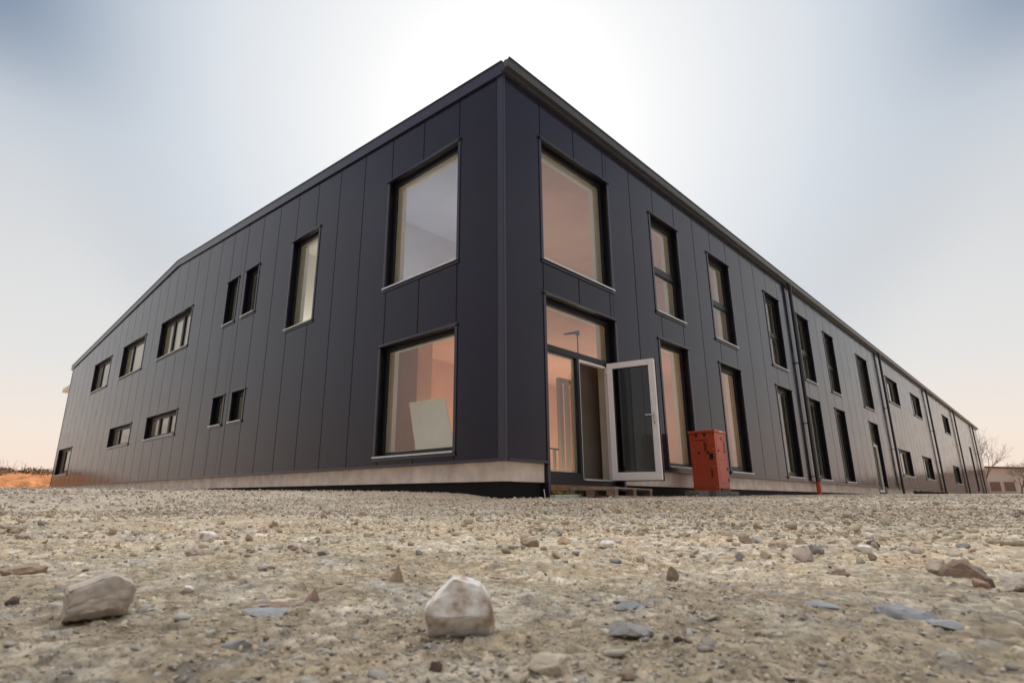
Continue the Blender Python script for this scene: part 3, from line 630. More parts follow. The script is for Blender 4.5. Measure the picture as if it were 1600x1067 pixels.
def sash(f, win, u0, u1, z0, z1, fw, name='sash', d=.125, bead=True, mat_='frame'):
    m = MB(f); d1 = d + .075
    m.box(u0, u0 + fw, d, d1, z0, z1).box(u1 - fw, u1, d, d1, z0, z1).box(u0 + fw, u1 - fw, d, d1, z0, z0 + fw).box(u0 + fw, u1 - fw, d, d1, z1 - fw, z1)
    m.build(name, M[mat_], win, bevel=.004)
    if bead:
        b = MB(f); e = fw + .001; t = .016; a0, a1, b0, b1 = u0 + e, u1 - e, z0 + e, z1 - e
        b.box(a0, a0 + t, d + .05, d1 + .02, b0, b1).box(a1 - t, a1, d + .05, d1 + .02, b0, b1).box(a0 + t, a1 - t, d + .05, d1 + .02, b0, b0 + t).box(a0 + t, a1 - t, d + .05, d1 + .02, b1 - t, b1)
        b.build('glazing_bead', M['bead'], win)
    p = MB(f); p.box(u0 + fw * .8, u1 - fw * .8, d + .036, d + .044, z0 + fw * .8, z1 - fw * .8); p.build('pane', M['glass'], win)
def inner(f, win, u0, u1, z0, z1, mt='lining'):
    m = MB(f); t = .03; m.box(u0 - t, u0 + .02, .23, .42, z0 - t, z1 + t).box(u1 - .02, u1 + t, .23, .42, z0 - t, z1 + t).box(u0 + .02, u1 - .02, .23, .42, z1 - .02, z1 + t).box(u0 + .02, u1 - .02, .23, .42, z0 - t, z0 + .02)
    m.build('inner_lining', M[mt], win)
def handle(f, win, u, z, d):
    m = MB(f); m.box(u - .014, u + .014, d + .078, d + .09, z - .035, z + .035).box(u - .009, u + .009, d + .09, d + .125, z - .012, z + .012).box(u - .009, u + .009, d + .115, d + .13, z - .012, z + .11)
    m.build('handle', M['steel'], win)
def window(f, u0, u1, z0, z1, kind):
    o = .014; a, b, c, e = u0 + o, u1 - o, z0 + o, z1 - o
    fr = MB(f); fw = .05 if kind in ('big', 'bigL', 'one') else .055; d = .115
    fr.box(a, a + fw, d, d + .085, c, e).box(b - fw, b, d, d + .085, c, e).box(a + fw, b - fw, d, d + .085, c, c + fw).box(a + fw, b - fw, d, d + .085, e - fw, e)
    A, Bb, Cc, E = a + fw, b - fw, c + fw, e - fw
    cells_ = []
    if kind in ('big', 'bigL', 'one'): cells_ = [(A, Bb, Cc, E, .012)]
    elif kind == 'slim': cells_ = [(A, Bb, Cc, E, .05)]
    elif kind == 'casement':
        zm = z0 + .43 * (z1 - z0); fr.box(A, Bb, d, d + .085, zm, zm + .09)
        cells_ = [(A, Bb, Cc, zm, .02), (A, Bb, zm + .09, E, .062)]
    elif kind == 'tall': cells_ = [(A, Bb, Cc, E, .065)]
    elif kind == 'pair':
        um = (A + Bb) / 2; fr.box(um - .04, um + .04, d, d + .085, Cc, E); cells_ = [(A, um - .04, Cc, E, .05), (um + .04, Bb, Cc, E, .05)]
    elif kind == 'two':
        um = A + .66 * (Bb - A); fr.box(um - .035, um + .035, d, d + .085, Cc, E); cells_ = [(A, um - .035, Cc, E, .045), (um + .035, Bb, Cc, E, .045)]
    elif kind == 'three':
        w3 = (Bb - A) / 3; 
        for k in (1, 2): fr.box(A + k * w3 - .05, A + k * w3 + .05, d, d + .085, Cc, E)
        cells_ = [(A + k * w3 + (.05 if k else 0), A + (k + 1) * w3 - (.05 if k < 2 else 0), Cc, E, .05) for k in range(3)]
    win = fr.build('window', M['frame'], B, fix=False)
    surround(f, win, u0, u1, z0, z1)
    for i, (p, q, r, s, sw) in enumerate(cells_):
        sash(f, win, p, q, r, s, sw, d=d + .008)
        if kind in ('casement', 'tall') and (i == len(cells_) - 1): handle(f, win, q - .035, r + (s - r) * .42, d)
    inner(f, win, u0, u1, z0, z1, 'lining' if u0 < 12 else 'cream')
    return win
for o_ in OPEN_L: window(LF, *o_)
for o_ in OPEN_R:
    if o_[4] not in ('entrance', 'door2'): window(RF, *o_)
# ------------------------------------------------------------------ entrance
f = RF; u0, u1, z0, z1 = .985, 3.08, .944, 3.954; d = .115
fr = MB(f); a, b, e = u0 + .014, u1 - .014, z1 - .014
fr.box(a, a + .07, d, d + .085, z0, e).box(b - .07, b, d, d + .085, 3.155, e).box(a + .07, b - .07, d, d + .085, e - .07, e).box(a + .07, b, d, d + .085, 3.06, 3.155).box(a + .07, 2.03, d, d + .085, z0, 1.12).box(1.96, 2.03, d, d + .085, 1.12, 3.06).box(b - .07, b, d, d + .085, 1.0, 3.06).box(2.03, b - .07, d, d + .085, z0, 1.015)
ent = fr.build('entrance', M['frame'], B)
surround(f, ent, u0, u1, ZB, z1, sill=False)
MB(f).box(u0 - .045, u0 + .014, -.014, .20, .70, ZB).box(u1 - .014, u1 + .045, -.014, .20, .86, ZB).build('jamb_foot', M['trim'], ent)
sash(f, ent, a + .07, b - .07, 3.155, e - .07, .012, d=d + .008)
sash(f, ent, a + .07, 1.96, 1.12, 3.06, .012, d=d + .008)
inner(f, ent, u0, u1, 1.03, z1)
MB(f).box(2.06, 2.92, .10, .21, 1.016, 1.034).build('threshold', M['sill'], ent)
m = MB(f); m.box(b - .13, b - .072, .10, .205, 1.016, 3.058).box(2.035, b - .13, .12, .205, 3.02, 3.058).box(2.032, 2.05, .12, .205, 1.04, 3.02); m.build('door_lining', M['upvc'], ent, bevel=.003)
# open leaf: hinged on the right jamb, swung out past a right angle
hx, hy = 2.905, .10; ex, ey = 3.085, -.745
L_ = math.hypot(ex - hx, ey - hy); leaf = empty('door_leaf', (hx, hy, 1.03), math.atan2(ey - hy, ex - hx)); leaf.parent = B
fw = .105; H_ = 2.07; th = .07
def lf(name, mt, boxes, bevel=.0, parent=leaf):
    m = MB(); [m.box(q[0], q[1], -th - q[3], -th - q[2], q[4], q[5]) for q in boxes]; return m.build(name, M[mt], parent, bevel=bevel)
# local: x along leaf, y thickness (inside face towards +y is the face seen from the yard's left)
lf('leaf_frame', 'upvc', [(0, fw, -th, 0, 0, H_), (L_ - fw, L_, -th, 0, 0, H_), (fw, L_ - fw, -th, 0, 0, fw + .03), (fw, L_ - fw, -th, 0, H_ - fw, H_)], .006)
lf('leaf_outer_skin', 'frame', [(-.004, fw - .01, -th - .028, -th - .001, -.012, H_ + .012), (L_ - fw + .01, L_ + .016, -th - .028, -th - .001, -.012, H_ + .012), (fw - .01, L_ - fw + .01, -th - .028, -th - .001, -.012, fw), (fw - .01, L_ - fw + .01, -th - .028, -th - .001, H_ - fw, H_ + .012)])
lf('gasket', 'black', [(fw + .001, fw + .009, -.045, -.006, fw + .031, H_ - fw - .001), (L_ - fw - .009, L_ - fw - .001, -.045, -.006, fw + .031, H_ - fw - .001), (fw + .009, L_ - fw - .009, -.045, -.006, fw + .031, fw + .039), (fw + .009, L_ - fw - .009, -.045, -.006, H_ - fw - .009, H_ - fw - .001)])
lf('pane', 'door_glass', [(fw - .01, L_ - fw + .01, -.040, -.030, fw + .02, H_ - fw + .01)])
hd = lf('handle', 'sill', [(L_ - .075, L_ - .035, .001, .012, .98, 1.13), (L_ - .065, L_ - .045, .012, .05, 1.075, 1.095), (L_ - .20, L_ - .045, .04, .055, 1.074, 1.096)], .004)
lf('keyhole', 'black', [(L_ - .062, L_ - .048, .0125, .0145, .93, .965)])
for z in (.12, 1.0, 1.88): lf('hinge', 'sill', [(-.022, .012, -.02, .018, z, z + .10)])
# crinkled protective film behind the glass
bm = bmesh.new(); bmesh.ops.create_grid(bm, x_segments=22, y_segments=46, size=.5)
for v in bm.verts:
    u, q = v.co.x + .5, v.co.y + .5
    x = fw + .30 + u * .27 * (1 - .55 * q) + .05 * mnoise.noise(Vector((u * 2, q * 5, 1))); z = .20 + q * 1.45
    y = -.018 + .011 * abs(mnoise.noise(Vector((u * 7, q * 11, 3)))) + .004 * mnoise.noise(Vector((u * 22, q * 30, 3)))
    v.co = (x, y, z)
me = bpy.data.meshes.new('protective_film'); bm.to_mesh(me); bm.free(); me.polygons.foreach_set('use_smooth', [True] * len(me.polygons))
fm = bpy.data.materials.new('crinkled_film'); fm.use_nodes = True; t_ = fm.node_tree; t_.nodes.clear(); o_ = N(t_, 'ShaderNodeOutputMaterial'); mx_ = N(t_, 'ShaderNodeMixShader'); mx_.inputs[0].default_value = .14; tr_ = N(t_, 'ShaderNodeBsdfTransparent'); g_ = N(t_, 'ShaderNodeBsdfGlossy'); g_.inputs['Roughness'].default_value = .32; g_.inputs['Color'].default_value = (.8, .8, .85, 1)
t_.links.new(tr_.outputs[0], mx_.inputs[1]); t_.links.new(g_.outputs[0], mx_.inputs[2]); t_.links.new(mx_.outputs[0], o_.inputs[0])
me.materials.append(fm); o = bpy.data.objects.new('protective_film', me); COL.objects.link(o); o.parent = leaf
# second entrance far along the wall
u0, u1, z0 = 22.957, 24.50, 1.0
fr = MB(f); a, b = u0 + .014, u1 - .014
fr.box(a, a + .07, d, d + .085, z0, e).box(b - .07, b, d, d + .085, z0, e).box(a + .07, b - .07, d, d + .085, e - .07, e).box(a + .07, b - .07, d, d + .085, 3.06, 3.155).box(a + .07, b - .07, d, d + .085, z0, 1.05).box(23.36, 23.43, d, d + .085, 1.05, 3.06)
en2 = fr.build('side_entrance', M['frame'], B); surround(f, en2, u0, u1, ZB, z1, sill=False)
sash(f, en2, a + .07, b - .07, 3.155, e - .07, .012, d=d + .008); sash(f, en2, a + .07, 23.36, 1.05, 3.06, .02, d=d + .008); sash(f, en2, 23.43, b - .07, 1.05, 3.06, .08, d=d + .008, mat_='upvc'); inner(f, en2, u0, u1, 1.05, z1)
# ------------------------------------------------------------------ inside
MB().box(.2, LEN - .1, .2, DEP - .2, .72, 1.0).build('floor', M['slab'], B)
MB().box(.21, 14.5, .21, 12.5, 4.08, 4.40).build('floor', M['slab'], B)
def room(nm, x1, y1, z0, z1, split):
    MB().box(.425, x1, y1, y1 + .12, z0, z1).build('partition', M['sky_tint_plaster' if split else 'salmon'], B)
    MB().box(x1, x1 + .12, .425, y1 + .12, z0, z1).build('partition', M['salmon'], B)
    m = MB(); m.v = [(.43, .43, z1 - .01), (x1, .43, z1 - .01), (x1, y1, z1 - .01), (y1, y1, z1 - .01)]; m.f = [(0, 3, 2, 1)]; m.build('ceiling', M['salmon'], B)
    m = MB(); m.v = [(.43, .43, z1 - .01), (y1, y1, z1 - .01), (.43, y1, z1 - .01)]; m.f = [(0, 2, 1)]; m.build('ceiling', M['sky_tint_plaster' if split else 'salmon'], B)  # upper corner ceiling coloured like the reflected sky
room('g', 10.2, 5.1, 1.0, 4.06, False); room('u', 10.2, 5.1, 4.41, 7.42, True)
# inner faces of the outer walls round the rooms
def inner_wall(f, lim, za, zb, ops, mt):
    cuts = sorted({.425, lim} | {q for o in ops for q in (o[0] - .03, o[1] + .03) if .425 < q < lim})
    for p, q in zip(cuts[:-1], cuts[1:]):
        m = (p + q) / 2; z = za
        for lo, hi in sorted((o[2] - .03, o[3] + .03) for o in ops if o[0] - .03 < m < o[1] + .03 and o[2] < zb - .2 and o[3] > za + .2):
            if lo > z: MB(f).box(p, q, .20, .42, z, lo).build('inner_wall', M[mt], B)
            z = hi
        if zb > z: MB(f).box(p, q, .20, .42, z, zb).build('inner_wall', M[mt], B)
OR2 = [(o[0], o[1], 1.0 if o[4] == 'entrance' else o[2], o[3], o[4]) for o in OPEN_R]
inner_wall(RF, 10.2, 1.0, 4.06, OR2, 'salmon'); inner_wall(RF, 10.2, 4.41, 7.42, OR2, 'salmon')
inner_wall(LF, 8.6, 1.0, 4.06, OPEN_L, 'cream'); inner_wall(LF, 8.6, 4.41, 7.42, OPEN_L, 'cream')
MB().box(2.6, 2.7, 5.23, 8.6, 4.41, 7.42).box(.425, 2.7, 8.6, 8.7, 4.41, 7.42).build('partition', M['cream'], B)
MB().box(.425, 2.6, 5.23, 8.6, 7.40, 7.44).build('ceiling', M['cream'], B)
MB().box(.3, 14.4, 12.4, 12.5, 4.4, 7.42).build('partition', M['slab'], B)
# plaster pier and inner door frame seen through the side light
MB().box(1.5, 1.9, 3.9, 5.09, 1.0, 4.05).build('pier', M['salmon'], B)
m = MB(); m.box(4.55, 4.66, 2.45, 2.55, 1.0, 3.45).box(5.10, 5.21, 2.45, 2.55, 1.0, 3.45).box(4.66, 5.10, 2.45, 2.55, 3.34, 3.45).box(4.84, 4.90, 2.45, 2.55, 1.0, 3.34); m.build('inner_door_frame', M['stud'], B)
def lamp(nm, x, y, z, sx, sy, e, col, rot=(0, 0, 0)):  # added area lights that brighten the rooms; no fitting is seen
    l = bpy.data.lights.new(nm, 'AREA'); l.shape = 'RECTANGLE'; l.size = sx; l.size_y = sy; l.energy = e; l.color = col; o = bpy.data.objects.new(nm, l); COL.objects.link(o); o.location = (x, y, z); o.rotation_euler = rot; return o
WARM = (1.0, .78, .60)
lamp('room_fill', 5.2, 3.2, 1.25, 7.0, 3.0, 112, WARM, (math.pi, 0, 0))
lamp('room_fill', 5.2, 3.2, 4.55, 7.0, 3.0, 46, (1, .84, .74), (math.pi, 0, 0))
lamp('room_fill', 1.5, 7.9, 4.8, 1.6, 1.2, 20, (1, .93, .85), (math.pi, 0, 0))
lamp('room_fill', 1.4, 3.9, 4.55, 1.4, 1.4, 13, (.86, .92, 1), (math.pi, 0, 0))

# narrow rooms behind the other windows, with added fill lights to brighten the panes
def strip(f, a, b, z0, z1, e, mt='cream'):
    MB(f).box(a, b, 2.9, 3.0, z0, z1).build('partition', M[mt], B)
    MB(f).box(a, a + .08, .43, 2.9, z0, z1).build('partition', M[mt], B); MB(f).box(b - .08, b, .43, 2.9, z0, z1).build('partition', M[mt], B)
    MB(f).box(a, b, .22, 2.9, z1, z1 + .02).build('ceiling', M[mt], B)
    c = f((a + b) / 2, 1.7, z0 + .3); lamp('room_fill', c[0], c[1], c[2], 2.2 if f.left else (b - a) * .9, (b - a) * .9 if f.left else 2.2, e, (1, .90, .80), (math.pi, 0, 0))
strip(LF, 12.6, 32.0, 4.42, 7.40, 70); strip(LF, 5.4, 32.0, 1.02, 4.06, 75)
strip(RF, 27.4, 51.5, 4.42, 7.40, 70); strip(RF, 22.6, 51.5, 1.02, 4.06, 80)
MB(LF).box(12.6, 33, .21, 3.0, 4.08, 4.40).build('floor', M['slab'], B); MB(RF).box(14.6, 51.6, .21, 3.0, 4.08, 4.40).build('floor', M['slab'], B)
# ------------------------------------------------------------------ things in and round the entrance
def gz(x, y): return float(ground(np.array([x]), np.array([y]))[0][0])
# work-light stand
s = tag(empty('lamp_stand', (3.06, .85, 1.0)), 'thin dark stand with a short sideways arm behind the glass above the entrance', 'lamp stand')
MB().tube([(0, 0, .02), (0, 0, 2.86)], .014, 8).build('pole', M['dark_metal'], s)
for k in range(3): a = k * 2.094 + .5; MB().tube([(0, 0, .35), (math.cos(a) * .42, math.sin(a) * .42, .012)], .010, 6).build('leg', M['dark_metal'], s)
m = MB(); m.box(-.02, .035, -.03, .03, 2.84, 2.93); m.tube([(0, 0, 2.90), (-.36, .05, 2.80)], [.032, .020], 8); m.build('lamp_head', M['dark_metal'], s)
# added sheet painting in the shaded inner wall behind the open door
b = MB(); b.box(-.50, .50, -.012, .012, 0, 2.14); o = b.build('shade_wall_sheet', M['shade_wall']); o.location = (2.95, .50, 1.03); o.rotation_euler = (-.02, 0, .06); tag(o, 'tall grey-brown sheet standing in for the shaded inner wall just inside the open doorway', 'board')
# white board leaning in the corner window
P0, P1, P2, P3 = Vector((.50, 2.60, 1.52)), Vector((.50, 1.60, 1.50)), Vector((.50, 1.97, 2.42)), Vector((.50, 2.99, 2.45))
m = MB(); 
for q in (0, .0125): m.v += [tuple(p + Vector((q + (.0 if i < 2 else .10), 0, 0))) for i, p in enumerate((P0, P1, P2, P3))]
m.f = [(0, 1, 2, 3), (7, 6, 5, 4), (0, 4, 5, 1), (1, 5, 6, 2), (2, 6, 7, 3), (3, 7, 4, 0)]
tag(m.build('drywall_board', M['drywall'], fix=True), 'cream-white board leaning crookedly inside the lower corner window left of the corner', 'board')
# table edge with things behind the side light
t = tag(empty('trestle_table', (2.9, 2.3, 1.0)), 'dark trestle table standing behind the narrow glass beside the doorway', 'table')
MB().box(-.9, .9, -.35, .35, .70, .74).build('tabletop', M['dark_metal'], t)
for sx in (-.8, .8):
    for sy in (-.3, .3): MB().box(sx - .025, sx + .025, sy - .025, sy + .025, 0, .70).build('leg', M['stud'], t)
# threshold base: timber, foam and a green insulation board in the trench
tag(MB(RF).box(1.0, 3.06, .06, .19, .845, .935).build('timber_sill', M['wood'], fix=True), 'orange-brown timber strip below the entrance frame', 'timber')
m = MB(); 
rnd = random.Random(3)
for i in range(90):
    x = 1.02 + rnd.random() * 1.0; y = .10 + rnd.random() * .05; z = .79 + rnd.random() * .05; s_ = .014 + .012 * rnd.random(); m.box(x - s_, x + s_, y - s_, y + s_, z - s_ * .8, z + s_ * .8)
M['foam'] = mat('yellow_foam', (.50, .30, .08), .9)
tag(m.build('foam_crumbs', M['foam'], bevel=.005), 'yellow crumbling foam in the gap under the entrance', 'foam', kind='stuff')
o = MB().box(-.36, .36, -.12, .12, 0, .055).build('insulation_board', M['green'], bevel=.004); o.location = (1.33, .02, gz(1.33, .02) + .0); o.rotation_euler = (0, -.02, .03); tag(o, 'pale green insulation board on the gravel below the entrance', 'insulation')
o = MB().tube([(0, 0, 0), (-.015, 0, .06), (-.03, .003, .14)], .007, 6).build('marker_stick', M['upvc']); o.location = (.78, -.08, gz(.78, -.08) - .01); tag(o, 'short white stick poking up against the black foundation at the corner', 'stick')
# pallet
pz = max(gz(x, y) for x, y in ((1.7, -.6), (2.6, .0), (3.4, -.3), (2.5, -.5))) - .012
pal = tag(empty('pallet', (1.72, -.66, pz), .215), 'weathered wooden pallet lying in front of the open door', 'pallet')
PL, PW = 1.9, .8
for i in range(5):
    w_ = .145 if i in (0, 2, 4) else .10; y = (PW - .145) * i / 4 + (.0225 if i in (1, 3) else 0)
    MB().box(0, PL, y, y + w_, .122, .144).build('deck_board', M['pallet'], pal, bevel=.003)
for x in (0, (PL - .145) / 2, PL - .145):
    MB().box(x, x + .145, 0, PW, .10, .1215).build('cross_board', M['pallet'], pal, bevel=.003)
    for y in (0, (PW - .145) / 2, PW - .145): MB().box(x + .002, x + .143, y + .002, y + .143, .022, .0995).build('block', M['pallet_block'], pal, bevel=.004)
for y in (0, (PW - .10) / 2, PW - .10): MB().box(0, PL, y, y + .10, 0, .0215).build('bottom_board', M['pallet'], pal, bevel=.003)
# concrete blocks under the red box
BK = [(4.12, -.84, .46, .22, .10, 'flat concrete block left of the red box, farthest from it', .02), (4.72, -.92, .58, .24, .115, 'rough concrete block under the left front edge of the red box', -.03), (5.26, -.90, .44, .26, .115, 'concrete block under the front corner of the red box', .04), (5.76, -.62, .48, .26, .10, 'concrete block sticking out right of the red box', .10), (5.1, -.42, .8, .22, .10, 'concrete block under the rear edge of the red box', 0)]
for x, y, w_, d_, h_, lb, rz in BK:
    bm = bmesh.new(); bmesh.ops.create_cube(bm, size=1.0); bmesh.ops.scale(bm, vec=(w_, d_, h_), verts=bm.verts); bmesh.ops.subdivide_edges(bm, edges=bm.edges, cuts=5, use_grid_fill=True)
    for v in bm.verts:
        n_ = mnoise.noise(v.co * 18 + Vector((x * 7, y, 0))); v.co += Vector((v.co.x / w_, v.co.y / d_, v.co.z / h_)) * n_ * .016
    me = bpy.data.meshes.new('concrete_block'); bm.to_mesh(me); bm.free(); me.materials.append(M['block']); o = bpy.data.objects.new('concrete_block', me); COL.objects.link(o)
    o.location = (x, y, .872 - h_ / 2 - .002); o.rotation_euler = (0, 0, rz); tag(o, lb, 'concrete block', 'concrete blocks round the red box')
# red parcel box
bx = tag(empty('parcel_box', (5.14, -.80, .872)), 'red metal parcel and letter box standing on concrete blocks beside the open door', 'letter box')
bx.rotation_euler = (0, 0, 0)
W_, D_, H_ = .50, .51, 1.165    # x, y, z
def bp(name, mt, boxes, bevel=0, parent=bx):
    m = MB(); [m.box(*q) for q in boxes]; return m.build(name, M[mt], parent, bevel=bevel)
body = bp('body', 'red', [(0, W_, 0, D_, .055, H_ - .045), (0, .04, 0, D_, 0, .0545), (W_ - .04, W_, 0, D_, 0, .0545)], .004)
bp('lid', 'red', [(-.018, W_ + .022, -.018, D_ + .018, H_ - .044, H_)], .005)
bp('sticker', 'sticker', [(.20, .36, -.0195, -.0185, H_ - .034, H_ - .012)])
# large face (towards -x)
def X(y, z, s=.01): return (-.006, -.0005, y - s, y + s, z - s, z + s)
flap = bp('mail_flap', 'red', [(-.010, -.001, .13, .42, .985, 1.10)], .003)
for y in (.19, .36): 
    m = MB(); m.tube([(-.019, y, 1.07), (-.0105, y, 1.07)], .024, 12); m.box(-.016, -.0102, y - .028, y + .028, 1.075, 1.10); m.build('hinge_knob', M['black'], flap)
bp('slot_line', 'black', [(-.0025, -.0005, .14, .42, .974, .980)])
for y in (.34, .155): 
    m = MB(); m.tube([(-.013, y, .735), (-.001, y, .735)], .021, 12); m.build('lock', M['black'], bx)
bp('door_joint', 'ink', [(-.0022, -.0005, .18, .33, .733, .737)])
bp('code_window', 'ink', [(-.010, -.001, .055, .135, .60, .715)], .003)
for y, z in ((.495, 1.14), (.04, 1.145), (.265, .925), (.455, .80), (.045, .79), (.44, .475), (.045, .47), (.44, .03), (.045, .075)):
    MB().tube([(-.024 if z > 1.13 else -.006, y, z), (-.0185 if z > 1.13 else -.0005, y, z)], [.005, .008], 8).build('rivet', M['rivet'], bx)
# narrow face (towards -y)
m = MB(); 
for q in ((.07, .44, .60, .603), (.07, .073, .60, 1.08), (.437, .44, .60, 1.08)): m.box(q[0], q[1], -.002, -.0005, q[2], q[3])
for q in ((.09, .45, .155, .158), (.09, .093, .155, .56)): m.box(q[0], q[1], -.002, -.0005, q[2], q[3])
m.build('door_joint', M['ink'], bx)
for x, z in ((.13, .77), (.40, .765)): MB().tube([(x, -.012, z), (x, -.001, z)], .019, 12).build('lock', M['black'], bx)
for x, z in ((.43, .43), (.45, .22)): bp('hinge', 'black', [(x, x + .05, -.008, -.001, z - .03, z + .03)], .003)
m = MB(); m.prism([(.25, 1.00), (.37, .985), (.335, 1.015), (.31, 1.045), (.285, 1.015)], -.006, -.001, 'b'); m.build('arrow_mark', M['ink'], bx)
for x, z in ((.28, .62), (.16, .44), (.30, 1.143), (.03, 1.143)): MB().tube([(x, -.024 if z > 1.1 else -.006, z), (x, -.0185 if z > 1.1 else -.0005, z)], [.005, .008], 8).build('rivet', M['rivet'], bx)
bp('foot_gap', 'black', [(.10, W_ - .08, -.003, -.001, .0, .05)])
def text(s_, size, mtx, parent, name='lettering', bold=.0):
    c = bpy.data.curves.new(name, 'FONT'); c.body = s_; c.size = size; c.extrude = .001; c.offset = bold; c.space_character = 1.05
    o = bpy.data.objects.new(name, c); COL.objects.link(o); bpy.context.view_layer.update()
    me = bpy.data.meshes.new_from_object(o.evaluated_get(bpy.context.evaluated_depsgraph_get())); bpy.data.objects.remove(o); me.materials.clear(); me.materials.append(M['ink'])
    o = bpy.data.objects.new(name, me); COL.objects.link(o); o.parent = parent; o.matrix_local = mtx; return o
# reading upwards; on the big face local right is -y, on the narrow face local right is +x
def up_big(y, z): return Matrix(((0, 0, -1, -.003), (0, 1, 0, y), (1, 0, 0, z), (0, 0, 0, 1))) @ Matrix.Identity(4)
mbig = lambda y, z: Matrix(((0, 0, -1, -.0025), (0, 1, 0, y), (1, 0, 0, z), (0, 0, 0, 1)))
mnar = lambda x, z: Matrix(((0, -1, 0, x), (0, 0, -1, -.0025), (1, 0, 0, z), (0, 0, 0, 1)))
text('POST', .072, mbig(.17, .765), bx, bold=.003)
text('PAKET', .058, mbig(.095, .26), bx, bold=.002)
text('PAKET', .058, mnar(.425, .79), bx, bold=.002)
# ------------------------------------------------------------------ dark lumps along the far plinth
for i in range(9):
    x = 28.5 + i * 1.15 + .2 * math.sin(i * 5); o = MB().box(-.16, .16, -.10, .10, -.1, .03 - .003 * i).build('rubble_lump', M['clod'], bevel=.05); o.location = (x, -.35, gz(x, -.35) + .12); o.rotation_euler = (.3 * math.sin(i * 3), .2, i)
    tag(o, 'dark rusty lump in the row of rubble against the far part of the right wall', 'rubble', 'dark lumps along the foot of the wall')
# ------------------------------------------------------------------ background left: lit orange bank with scrub
xs = np.linspace(-75, 60, 200); ys_ = np.linspace(49, 76, 60)
X_, Y_ = np.meshgrid(xs, ys_, indexing='ij')
prof_ = sm(-15, -5, X_) * sm(50.5, 57, Y_ + (fbm(X_, Y_, .15, 3, 5) - .5) * 3)
Z_ = .75 + prof_ * 1.75 + sm(57, 66, Y_) * .55 * sm(-15, -5, X_) + (fbm(X_, Y_, .6, 5, 300) - .5) * .55 * prof_ + (fbm(X_, Y_, 2.5, 3, 310) - .5) * .16 * prof_
Z_ = Z_ - .012 * np.clip(X_, -40, 20) * prof_
def sheet(name, X_, Y_, Z_, mt):
    nr, na = X_.shape; m = MB(); m.v = np.stack([X_, Y_, Z_], -1).reshape(-1, 3).tolist(); m.f = [(i * na + j, (i + 1) * na + j, (i + 1) * na + j + 1, i * na + j + 1) for i in range(nr - 1) for j in range(na - 1)]
    return m.build(name, mt, smooth=True)
M['bank'] = mat('orange_earth', (.46, .20, .085), .95, spec=.1, noise=(1.1, .5), bump=(2.2, .9, .25))
tag(sheet('earth_bank', X_, Y_, Z_, M['bank']), 'orange earth bank lit by the low sun beyond the left end of the building', kind='structure')
def bankz(x, y):
    i = int(np.clip((x + 75) / 135 * 199, 0, 199)); j = int(np.clip((y - 49) / 27 * 59, 0, 59)); return float(Z_[i, j])
rnd = random.Random(9); m = MB(); st = MB()
for i in range(1500):
    x = rnd.uniform(-34, 12); y = rnd.uniform(57.5, 66); z = bankz(x, y)
    for k in range(7):
        a = rnd.random() * 6.28; r = rnd.random() * .45; hh = rnd.uniform(.1, .5); c_ = Vector((x + math.cos(a) * r, y + math.sin(a) * r, z + hh * rnd.random() - .05)); s_ = rnd.uniform(.06, .16)
        d1_ = Vector((rnd.gauss(0, 1), rnd.gauss(0, 1), rnd.gauss(0, 1))).normalized() * s_; d2_ = d1_.orthogonal().normalized() * s_ * .6; n_ = len(m.v)
        m.v += [tuple(c_ - d1_), tuple(c_ + d2_), tuple(c_ + d1_), tuple(c_ - d2_)]; m.f.append((n_, n_ + 1, n_ + 2, n_ + 3))
for i in range(420):
    x = rnd.uniform(-34, 11); y = rnd.uniform(59, 66); z = bankz(x, y); h_ = rnd.uniform(.4, 1.5) * (.6 + .6 * mnoise.noise(Vector((x * .4, 0, 0)))); lx, ly = rnd.gauss(0, .12), rnd.gauss(0, .12)
    st.tube([(x, y, z), (x + lx * .4, y, z + h_ * .6), (x + lx, y + ly, z + h_)], [.014, .010, .004], 3, cap=False)
    for k in range(3): q = rnd.uniform(.4, .9); st.tube([(x + lx * q, y, z + h_ * q), (x + lx * q + rnd.gauss(0, .12), y, z + h_ * q + .25)], [.008, .003], 3, cap=False)
tag(m.build('scrub', M['scrub']), 'low brown and olive scrub growing along the top of the orange bank', 'scrub', kind='stuff')
tag(st.build('weeds', M['stalk']), 'thin dry weed stalks standing against the sky above the bank', 'weeds', kind='stuff')
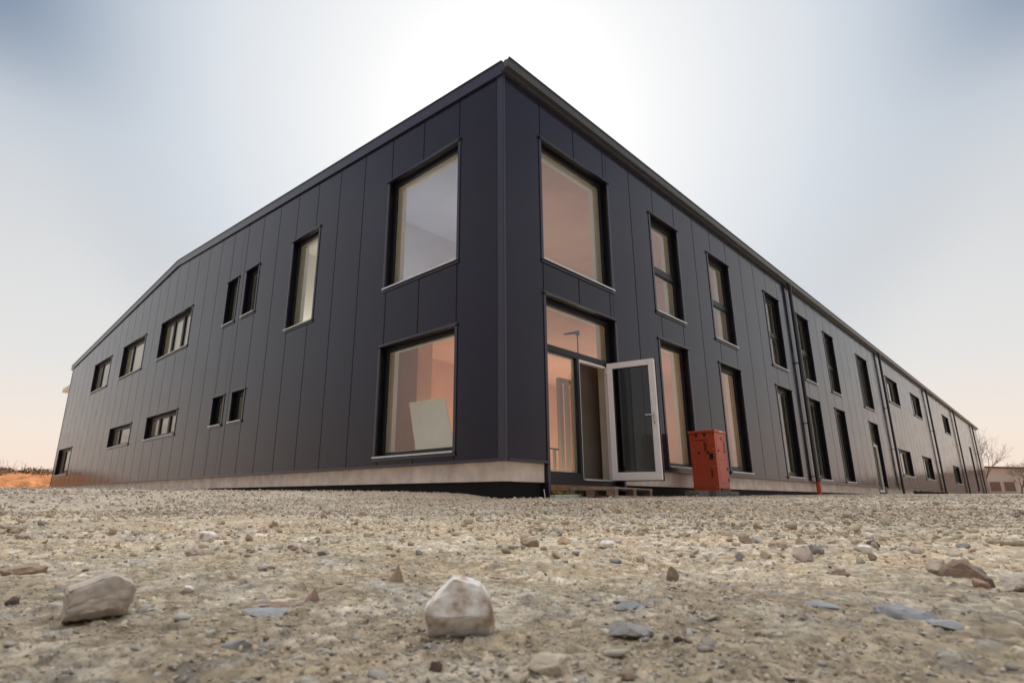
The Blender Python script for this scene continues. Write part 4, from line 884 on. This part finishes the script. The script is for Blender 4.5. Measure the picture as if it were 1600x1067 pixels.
# ------------------------------------------------------------------ background right: bare trees and a long pale hall
def bare_tree(loc, H, seed, label, lean=(0, 0), spread=.5, trunks=1, depth=6):
    rnd = random.Random(seed); root = tag(empty('bare_tree', loc), label, 'tree'); T = MB(); R_ = MB()
    def grow(p, d, L, r, lv, tgt):
        n = 4; P = [p]; rr = [r]
        for i in range(n):
            d = (d + Vector((rnd.gauss(0, .10), rnd.gauss(0, .10), rnd.gauss(.02, .06)))).normalized(); p = p + d * (L / n); P.append(p); rr.append(max(.007, r * (1 - .38 * (i + 1) / n)))
        tgt.tube(P, rr, 6 if lv < 2 else 3, cap=False)
        if lv >= depth: return
        kids = rnd.choice((2, 3, 3)) if lv else 4
        for k in range(kids + (1 if lv < 4 else 0)):
            q = rnd.uniform(.35, 1.0) if k else 1.0; i = min(n, max(1, int(round(q * n)))); b = P[i]
            ax = Vector((rnd.gauss(0, 1), rnd.gauss(0, 1), rnd.gauss(0, .5))); ax = (ax - d * ax.dot(d)).normalized()
            nd = (d + ax * rnd.uniform(.35, .85) * (spread * 2) + Vector((0, 0, .12))).normalized()
            grow(b, nd, L * rnd.uniform(.62, .80), rr[i] * rnd.uniform(.55, .72), lv + 1, R_)
    for k in range(trunks):
        a = k * 2.4; d = Vector((lean[0] + (.16 * math.cos(a) if trunks > 1 else 0), lean[1] + (.16 * math.sin(a) if trunks > 1 else 0), 1)).normalized()
        grow(Vector((.25 * k * math.cos(a), .25 * k * math.sin(a), -.1)), d, H * .30, H * .018, 0, T)
    T.build('trunk', M['bark'], root); R_.build('branches', M['bark'], root)
bare_tree((82.5, .9, 1.05), 9.6, 21, 'taller bare tree with several stems just past the right end of the building', trunks=2, spread=.42, depth=5)
bare_tree((80.0, -1.9, 1.05), 5.0, 33, 'small thin bare tree right of the taller one, in front of the pale hall', spread=.5, depth=5)
# far hall: its long side runs across the view
hb = tag(empty('far_hall', (116, 4, 1.2), math.radians(-48)), 'long low pale hall with a brown roof edge beyond the bare trees', 'building')
m = MB(); m.prism([(-8, 0), (60, 0), (60, 3.1), (0, 4.6), (-8, 4.9)], 0, 14, 'b'); m.build('wall', M['farwall'], hb)
m = MB(); m.prism([(-8.3, 4.9), (0, 4.6), (60, 3.1), (60, 3.35), (0, 4.85), (-8.3, 5.15)], -.3, 14.3, 'b'); m.build('roof', M['farroof'], hb)
for x in (1.2, 3.4): 
    fr_ = MB().box(x - .1, x + 1.7, -.06, -.001, .9, 2.5).build('window', M['farwall'], hb); MB().box(x, x + 1.6, -.09, -.061, 1.0, 2.4).build('pane', M['fardark'], fr_)
MB().box(-8, 60, -.12, -.001, .0, .55).build('base_course', M['farroof'], hb)
m = MB(); X2, Y2 = np.meshgrid(np.linspace(84, 150, 20), np.linspace(-60, 8, 20), indexing='ij'); tag(sheet('grass_verge', X2, Y2, 1.24 + .012 * np.clip(X2 - 84, 0, 24), M['strip']), 'strip of dry grass catching the sun before the pale hall', kind='structure')
